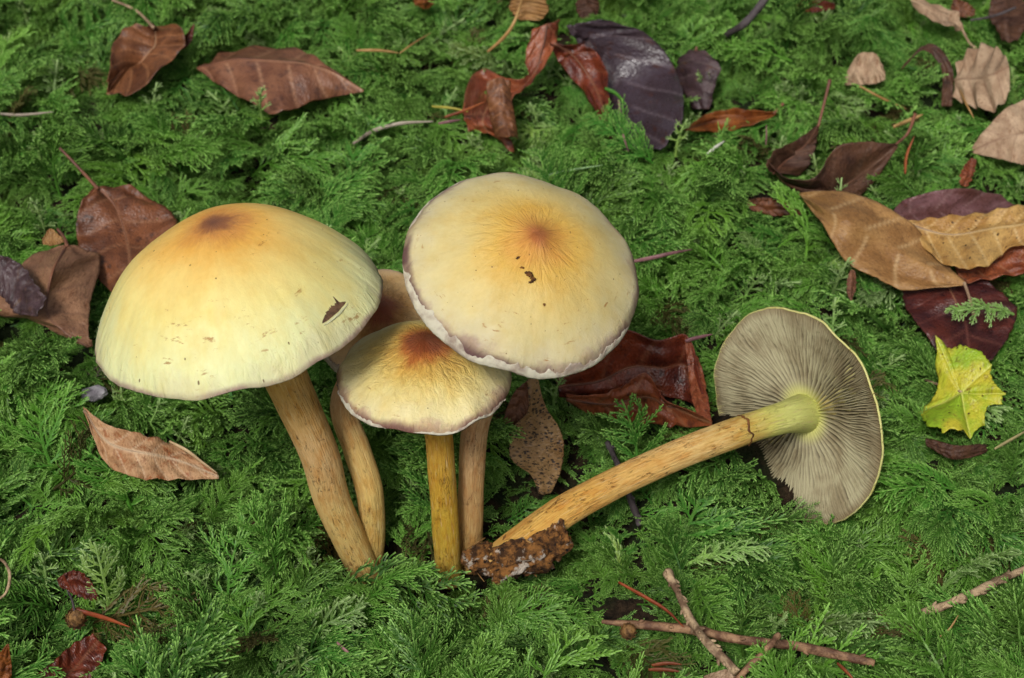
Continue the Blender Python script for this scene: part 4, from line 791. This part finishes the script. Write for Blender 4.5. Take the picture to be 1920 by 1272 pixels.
def frond(seed, L=3.2, W=2.4, nb=9, arch=0.45, bs_=0.09, sl_=0.30, leaf_l=4, curl=0.0, thick=1.0, open_=1.0, droop_=0.25):
    rnd = random.Random(seed); f = Fr(); n = 14; bend = rnd.uniform(-0.35, 0.35)
    def ax(t):
        x = L * t; return Vector((x * math.cos(bend * t), x * math.sin(bend * t), arch * L * (t - t * t * 1.15) - curl * t ** 3))
    f.strand([ax(i / n) for i in range(n + 1)], 0.050 * thick, 0.024 * thick, 0.15, 0.9, 4, 90, rnd, 0.08)
    for b in range(nb * 2):
        sd = 1 if b % 2 else -1; t = 0.07 + 0.91 * (b + rnd.uniform(-0.35, 0.35)) / (nb * 2); t = min(0.98, max(0.03, t))
        p0 = ax(t); T = (ax(min(1, t + 0.03)) - ax(t - 0.02)).normalized(); S = Vector((0, 0, 1)).cross(T).normalized(); Nn = T.cross(S)
        env = (min(1.0, t / 0.30) ** 0.6) * ((1 - t) ** 0.6) * 1.3; bl = W * 0.5 * env * rnd.uniform(0.6, 1.15) + 0.15
        an = rad(58 - 22 * t + rnd.uniform(-13, 13)) * open_; fwd = T * math.cos(an) + S * (sd * math.sin(an)); droop = droop_ + rnd.uniform(-0.3, 0.35); fb = rnd.uniform(0.0, 0.45)
        lift = rnd.uniform(-0.2, 0.6); tw = rnd.uniform(-0.6, 0.6); wg = rnd.uniform(-0.22, 0.22)
        def br(u, p0=p0, fwd=fwd, bl=bl, T=T, S=S, Nn=Nn, droop=droop, fb=fb, lift=lift, wg=wg):
            return p0 + fwd * (bl * u) + T * (bl * fb * u * u) + S * (bl * wg * math.sin(u * 4.2)) + Nn * (bl * (lift * u - (droop + lift) * u * u))
        m = 5; f.strand([br(i / m) for i in range(m + 1)], 0.032 * thick, 0.018 * thick, 0.2, 1.0, 3, int(6 + bl * 12), rnd, 0.06)
        ns = max(4, int(bl * 0.9 / bs_ * 1.55))
        for q in range(ns):
            u = 0.08 + 0.88 * (q + rnd.uniform(-0.25, 0.25)) / ns; sd2 = 1 if q % 2 else -1
            c0 = br(u); bt = (br(min(1, u + 0.05)) - br(u - 0.05)).normalized(); bs = Nn.cross(bt).normalized(); bn = bt.cross(bs)
            bs = bs * math.cos(tw) + bn * math.sin(tw); bn = bt.cross(bs)
            sl = sl_ * (0.45 + 0.75 * (1 - u) ** 0.7 * min(1.0, u / 0.2 + 0.5)) * min(1.0, 0.45 + bl * 0.6) * rnd.uniform(0.7, 1.2)
            a2 = rad(rnd.uniform(32, 56)); d = bt * math.cos(a2) + bs * (sd2 * math.sin(a2)); dr = rnd.uniform(-0.3, 0.6)
            hk = rnd.uniform(0.1, 0.6); wz = rnd.uniform(-0.16, 0.16)
            pts = [c0 + d * (sl * x) + bt * (sl * hk * x * x) - bn * (sl * dr * x * x) + bn * (0.2 * sl * x + wz * sl * math.sin(5 * x)) - bs * (sd2 * sl * hk * 0.3 * x ** 3) for x in (0, 0.3, 0.6, 0.85, 1.0)]
            f.strand(pts, 0.023 * thick, 0.016 * thick, 0.1, 1.0, 3, leaf_l, rnd, 0.05)
    return f
def shoot(seed, L=1.6):
    rnd = random.Random(seed); f = Fr(); n = 10; cx, cy = rnd.uniform(-0.3, 0.3), rnd.uniform(-0.3, 0.3)
    ax = lambda t: Vector((cx * L * t * t, cy * L * t * t, L * t))
    f.strand([ax(i / n) for i in range(n + 1)], 0.06, 0.035, 0.3, 1.0, 5, 70, rnd, 0.085)
    for b in range(9):
        t = 0.25 + 0.7 * b / 9; a = b * 2.4 + rnd.uniform(-.4, .4); l = L * 0.42 * (1.05 - t) + 0.08; d = Vector((math.cos(a), math.sin(a), 0.7)).normalized(); p0 = ax(t)
        f.strand([p0 + d * (l * x) - Vector((0, 0, 0.25 * l * x * x)) for x in (0, .35, .7, 1)], 0.038, 0.018, 0.3, 1.0, 4, 12, rnd, 0.06)
        for q in range(5):
            u = 0.25 + 0.14 * q; c0 = p0 + d * (l * u); d2 = (d + Vector((rnd.uniform(-1, 1), rnd.uniform(-1, 1), rnd.uniform(-.6, .4))) * 0.8).normalized()
            f.strand([c0, c0 + d2 * 0.08, c0 + d2 * 0.16 * rnd.uniform(.7, 1.3)], 0.022, 0.010, 0.4, 1.0, 3, 2, rnd, 0.04)
    return f
pcol = bpy.data.collections.new('moss_prototypes'); protos = []
def add_proto(i, f, mat):
    o = build('moss_frond_%02d' % i, f.V, f.F, mat, None, {'tip': f.t}, smoothf=False, link=False); pcol.objects.link(o); protos.append(o)
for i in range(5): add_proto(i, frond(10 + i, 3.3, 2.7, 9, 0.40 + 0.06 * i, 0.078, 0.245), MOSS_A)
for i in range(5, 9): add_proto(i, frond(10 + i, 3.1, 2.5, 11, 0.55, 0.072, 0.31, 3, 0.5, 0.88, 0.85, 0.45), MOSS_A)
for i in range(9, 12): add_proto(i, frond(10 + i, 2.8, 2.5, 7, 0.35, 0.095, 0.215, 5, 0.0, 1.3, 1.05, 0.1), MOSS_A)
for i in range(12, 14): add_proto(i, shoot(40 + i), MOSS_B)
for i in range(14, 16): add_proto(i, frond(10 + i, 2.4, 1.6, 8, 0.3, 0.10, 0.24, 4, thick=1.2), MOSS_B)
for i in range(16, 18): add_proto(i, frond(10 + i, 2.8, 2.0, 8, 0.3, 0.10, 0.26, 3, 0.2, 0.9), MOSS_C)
NSAMP = [(0.25, 0), (0.5, 0), (0.75, 0), (1.0, 0), (0.45, 0.3), (0.45, -0.3), (0.75, 0.2), (0.75, -0.2), (1.0, 0.12), (1.0, -0.12), (0.6, 0.38), (0.6, -0.38), (0.25, 0.22), (0.25, -0.22)]

def in_view(p, m=60):
    x, y = pix(p); return -m < x < 1920 + m and -m < y < 1272 + m
def blocked(x, y, z, tol=0.12):
    k = KEEP.get((int(math.floor(x / CELL)), int(math.floor(y / CELL)))); return k is not None and z > k - tol
def moss():
    rnd = random.Random(5); pts = []; rot = []; scl = []; idx = []
    y = -10.0; step = 0.62
    while y < 48:
        x = -36.0
        while x < 42:
            px, py = x + rnd.uniform(-.5, .5) * step, y + rnd.uniform(-.5, .5) * step; x += step
            h = H(px, py); p = Vector((px, py, h)); vis = in_view(p, 160)
            if not vis and rnd.random() > 0.22: continue
            dens = nz(px / 2.6 + 20, py / 2.6 + 5)
            low = dens < -0.10 and rnd.random() < 0.85
            if rnd.random() < (0.15 if low else 0.08): continue
            r = rnd.random()
            fam = nz(px / 4 + 50, py / 4)
            if r > 0.955: pi = rnd.randrange(16, 18)
            elif r < 0.05: pi = rnd.randrange(12, 14)
            elif r < 0.10: pi = rnd.randrange(14, 16)
            elif fam > 0.15: pi = rnd.randrange(5, 9)
            elif fam < -0.25: pi = rnd.randrange(9, 12)
            else: pi = rnd.choice([0, 1, 2, 3, 4, 0, 1, 2, 3, 4, 5, 6, 9, 10])
            s = 0.5 + 0.62 * rnd.random() ** 1.3
            # tips run down the slope of the cushion, else anywhere
            gx = (H(px + .4, py) - H(px - .4, py)) / .8; gy = (H(px, py + .4) - H(px, py - .4)) / .8
            yaw = math.atan2(-gy * 1.3 - 0.16, -gx * 1.3) + rnd.gauss(0, 1.05)
            pitch = -rad(rnd.gauss(16, 24)); roll = rad(rnd.gauss(0, 26)); zoff = rnd.uniform(-0.55, 0.7)
            if pi >= 16: zoff -= 0.25
            if low: zoff = rnd.uniform(-0.75, -0.35)
            if 12 <= pi < 14: pitch = rad(rnd.gauss(0, 15)); roll = rad(rnd.gauss(0, 15)); zoff = rnd.uniform(0.0, 0.5); s = rnd.uniform(0.6, 1.0)
            z0 = h + zoff; ok = True
            Lp = (3.0 if pi < 12 else 2.3) * s
            if blocked(px, py, z0 + 0.15, 0.05): ok = False
            M = Matrix.Rotation(yaw, 3, 'Z') @ Matrix.Rotation(pitch, 3, 'Y') @ Matrix.Rotation(roll, 3, 'X')
            bad = 0
            if 12 <= pi < 14:
                bad = sum(blocked(px, py, z0 + q) for q in (0.4, 0.9, 1.3)) * 2
            else:
                for a, b in NSAMP:
                    q = M @ Vector((Lp * a, Lp * b, 0.42 * Lp * (a - a * a * 1.15))) + Vector((px, py, z0))
                    if blocked(q.x, q.y, q.z): bad += 1 if (int(math.floor(q.x / CELL)), int(math.floor(q.y / CELL))) not in HARD else 9
            if bad > 0 and rnd.random() > (0.3 if bad == 1 else 0.10 if bad == 2 else 0.0): ok = False
            if not ok: continue
            pts.append((px * CM, py * CM, z0 * CM)); rot.append(M.to_euler('XYZ')); scl.append(s); idx.append(pi)
        y += step
    # short creeping fronds close to the soil, and a skirt of moss towards the viewer's feet
    y = -16.0; step = 0.58
    while y < 36:
        x = -36.0 if y < -4 else -20.0
        while x < (42 if y < -4 else 26):
            px, py = x + rnd.uniform(-.5, .5) * step, y + rnd.uniform(-.5, .5) * step; x += step
            h = H(px, py); vis = in_view(Vector((px, py, h)), 100)
            if not vis and y > -3: continue
            if not vis: s = rnd.uniform(0.6, 1.05); pitch = -rad(rnd.gauss(14, 20)); zoff = rnd.uniform(-0.4, 0.5)
            else: s = rnd.uniform(0.34, 0.55); pitch = -rad(rnd.gauss(-2, 9)); zoff = rnd.uniform(-0.10, 0.10)
            yaw = rnd.uniform(0, 2 * math.pi); pi = rnd.randrange(0, 12); Lp = 3.0 * s; z0 = h + zoff
            M = Matrix.Rotation(yaw, 3, 'Z') @ Matrix.Rotation(pitch, 3, 'Y') @ Matrix.Rotation(rad(rnd.gauss(0, 14)), 3, 'X'); bad = 0
            for a, b in NSAMP:
                q = M @ Vector((Lp * a, Lp * b, 0.42 * Lp * (a - a * a * 1.15))) + Vector((px, py, z0))
                if blocked(q.x, q.y, q.z, 0.05): bad += 1
            if bad > 1: continue
            pts.append((px * CM, py * CM, z0 * CM)); rot.append(M.to_euler('XYZ')); scl.append(s); idx.append(pi)
        y += step
    me = bpy.data.meshes.new('moss'); me.from_pydata(pts, [], [])
    a = me.attributes.new('rot', 'FLOAT_VECTOR', 'POINT'); a.data.foreach_set('vector', [c for e in rot for c in e])
    a = me.attributes.new('scl', 'FLOAT', 'POINT'); a.data.foreach_set('value', scl)
    a = me.attributes.new('pid', 'INT', 'POINT'); a.data.foreach_set('value', idx)
    o = bpy.data.objects.new('moss', me); col.objects.link(o)
    ng = bpy.data.node_groups.new('moss_scatter', 'GeometryNodeTree')
    ng.interface.new_socket('Geometry', in_out='INPUT', socket_type='NodeSocketGeometry'); ng.interface.new_socket('Geometry', in_out='OUTPUT', socket_type='NodeSocketGeometry')
    gi = ng.nodes.new('NodeGroupInput'); go = ng.nodes.new('NodeGroupOutput')
    ci = ng.nodes.new('GeometryNodeCollectionInfo'); ci.inputs['Collection'].default_value = pcol; ci.inputs['Separate Children'].default_value = True; ci.inputs['Reset Children'].default_value = True
    ip = ng.nodes.new('GeometryNodeInstanceOnPoints'); ip.inputs['Pick Instance'].default_value = True
    def na(name, typ):
        n = ng.nodes.new('GeometryNodeInputNamedAttribute'); n.data_type = typ; n.inputs['Name'].default_value = name; return n.outputs['Attribute']
    L = ng.links.new
    L(gi.outputs[0], ip.inputs['Points']); L(ci.outputs[0], ip.inputs['Instance']); L(na('pid', 'INT'), ip.inputs['Instance Index'])
    e2r = ng.nodes.new('FunctionNodeEulerToRotation'); L(na('rot', 'FLOAT_VECTOR'), e2r.inputs[0]); L(e2r.outputs[0], ip.inputs['Rotation']); L(na('scl', 'FLOAT'), ip.inputs['Scale']); L(ip.outputs[0], go.inputs[0])
    md = o.modifiers.new('scatter', 'NODES'); md.node_group = ng
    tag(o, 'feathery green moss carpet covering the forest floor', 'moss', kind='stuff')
    print('MOSS', len(pts), 'tris', sum(len(p.data.polygons) for p in protos))
# a few moss sprigs that stand out from the carpet
def sprig(label, i, px, py, h, yaw, pitch, roll, sc_):
    o = bpy.data.objects.new('moss_sprig', protos[i].data); col.objects.link(o); o.location = G(px, py, h) * CM
    o.rotation_euler = (Matrix.Rotation(rad(yaw), 3, 'Z') @ Matrix.Rotation(-rad(pitch), 3, 'Y') @ Matrix.Rotation(rad(roll), 3, 'X')).to_euler()
    o.scale = (sc_,) * 3; tag(o, label, 'moss sprig', 'standout moss sprigs')
sprig('pale yellow green moss sprig standing upright beside the little round cone', 14, 208, 1160, 0.2, 95, 62, 0, 0.85)
sprig('long mid green moss frond lying below the stem bases', 0, 640, 1090, 0.9, -28, 12, 12, 1.15)
sprig('slender moss sprig standing in front of the curled oak leaf', 9, 1195, 900, 0.2, 100, 68, 10, 0.85)
sprig('arching moss sprig bending away from the slender one by the oak leaf', 10, 1185, 850, 0.6, 165, 42, -30, 0.62)
sprig('feathery moss sprig covering the foot of the ochre stem', 2, 770, 1085, 0.0, 80, 45, 0, 0.6)
sprig('pale young moss shoot rising before the broad mauve leaf', 12, 492, 225, 0.9, 0, 10, 0, 0.85)
sprig('pale young moss shoot rising beneath the curled beech leaf', 13, 285, 232, 0.8, 0, -8, 6, 0.95)
sprig('pale knobbly moss shoot near the split needle', 12, 568, 1268, 0.5, 0, 15, 0, 0.8)
sprig('pale club shaped moss shoot above the grey gills', 13, 1560, 640, 1.0, 0, 4, 0, 0.85)
sprig('pale green moss frond drooping over the dark maroon leaf', 15, 1900, 590, 1.2, 200, 15, 0, 0.9)
moss()
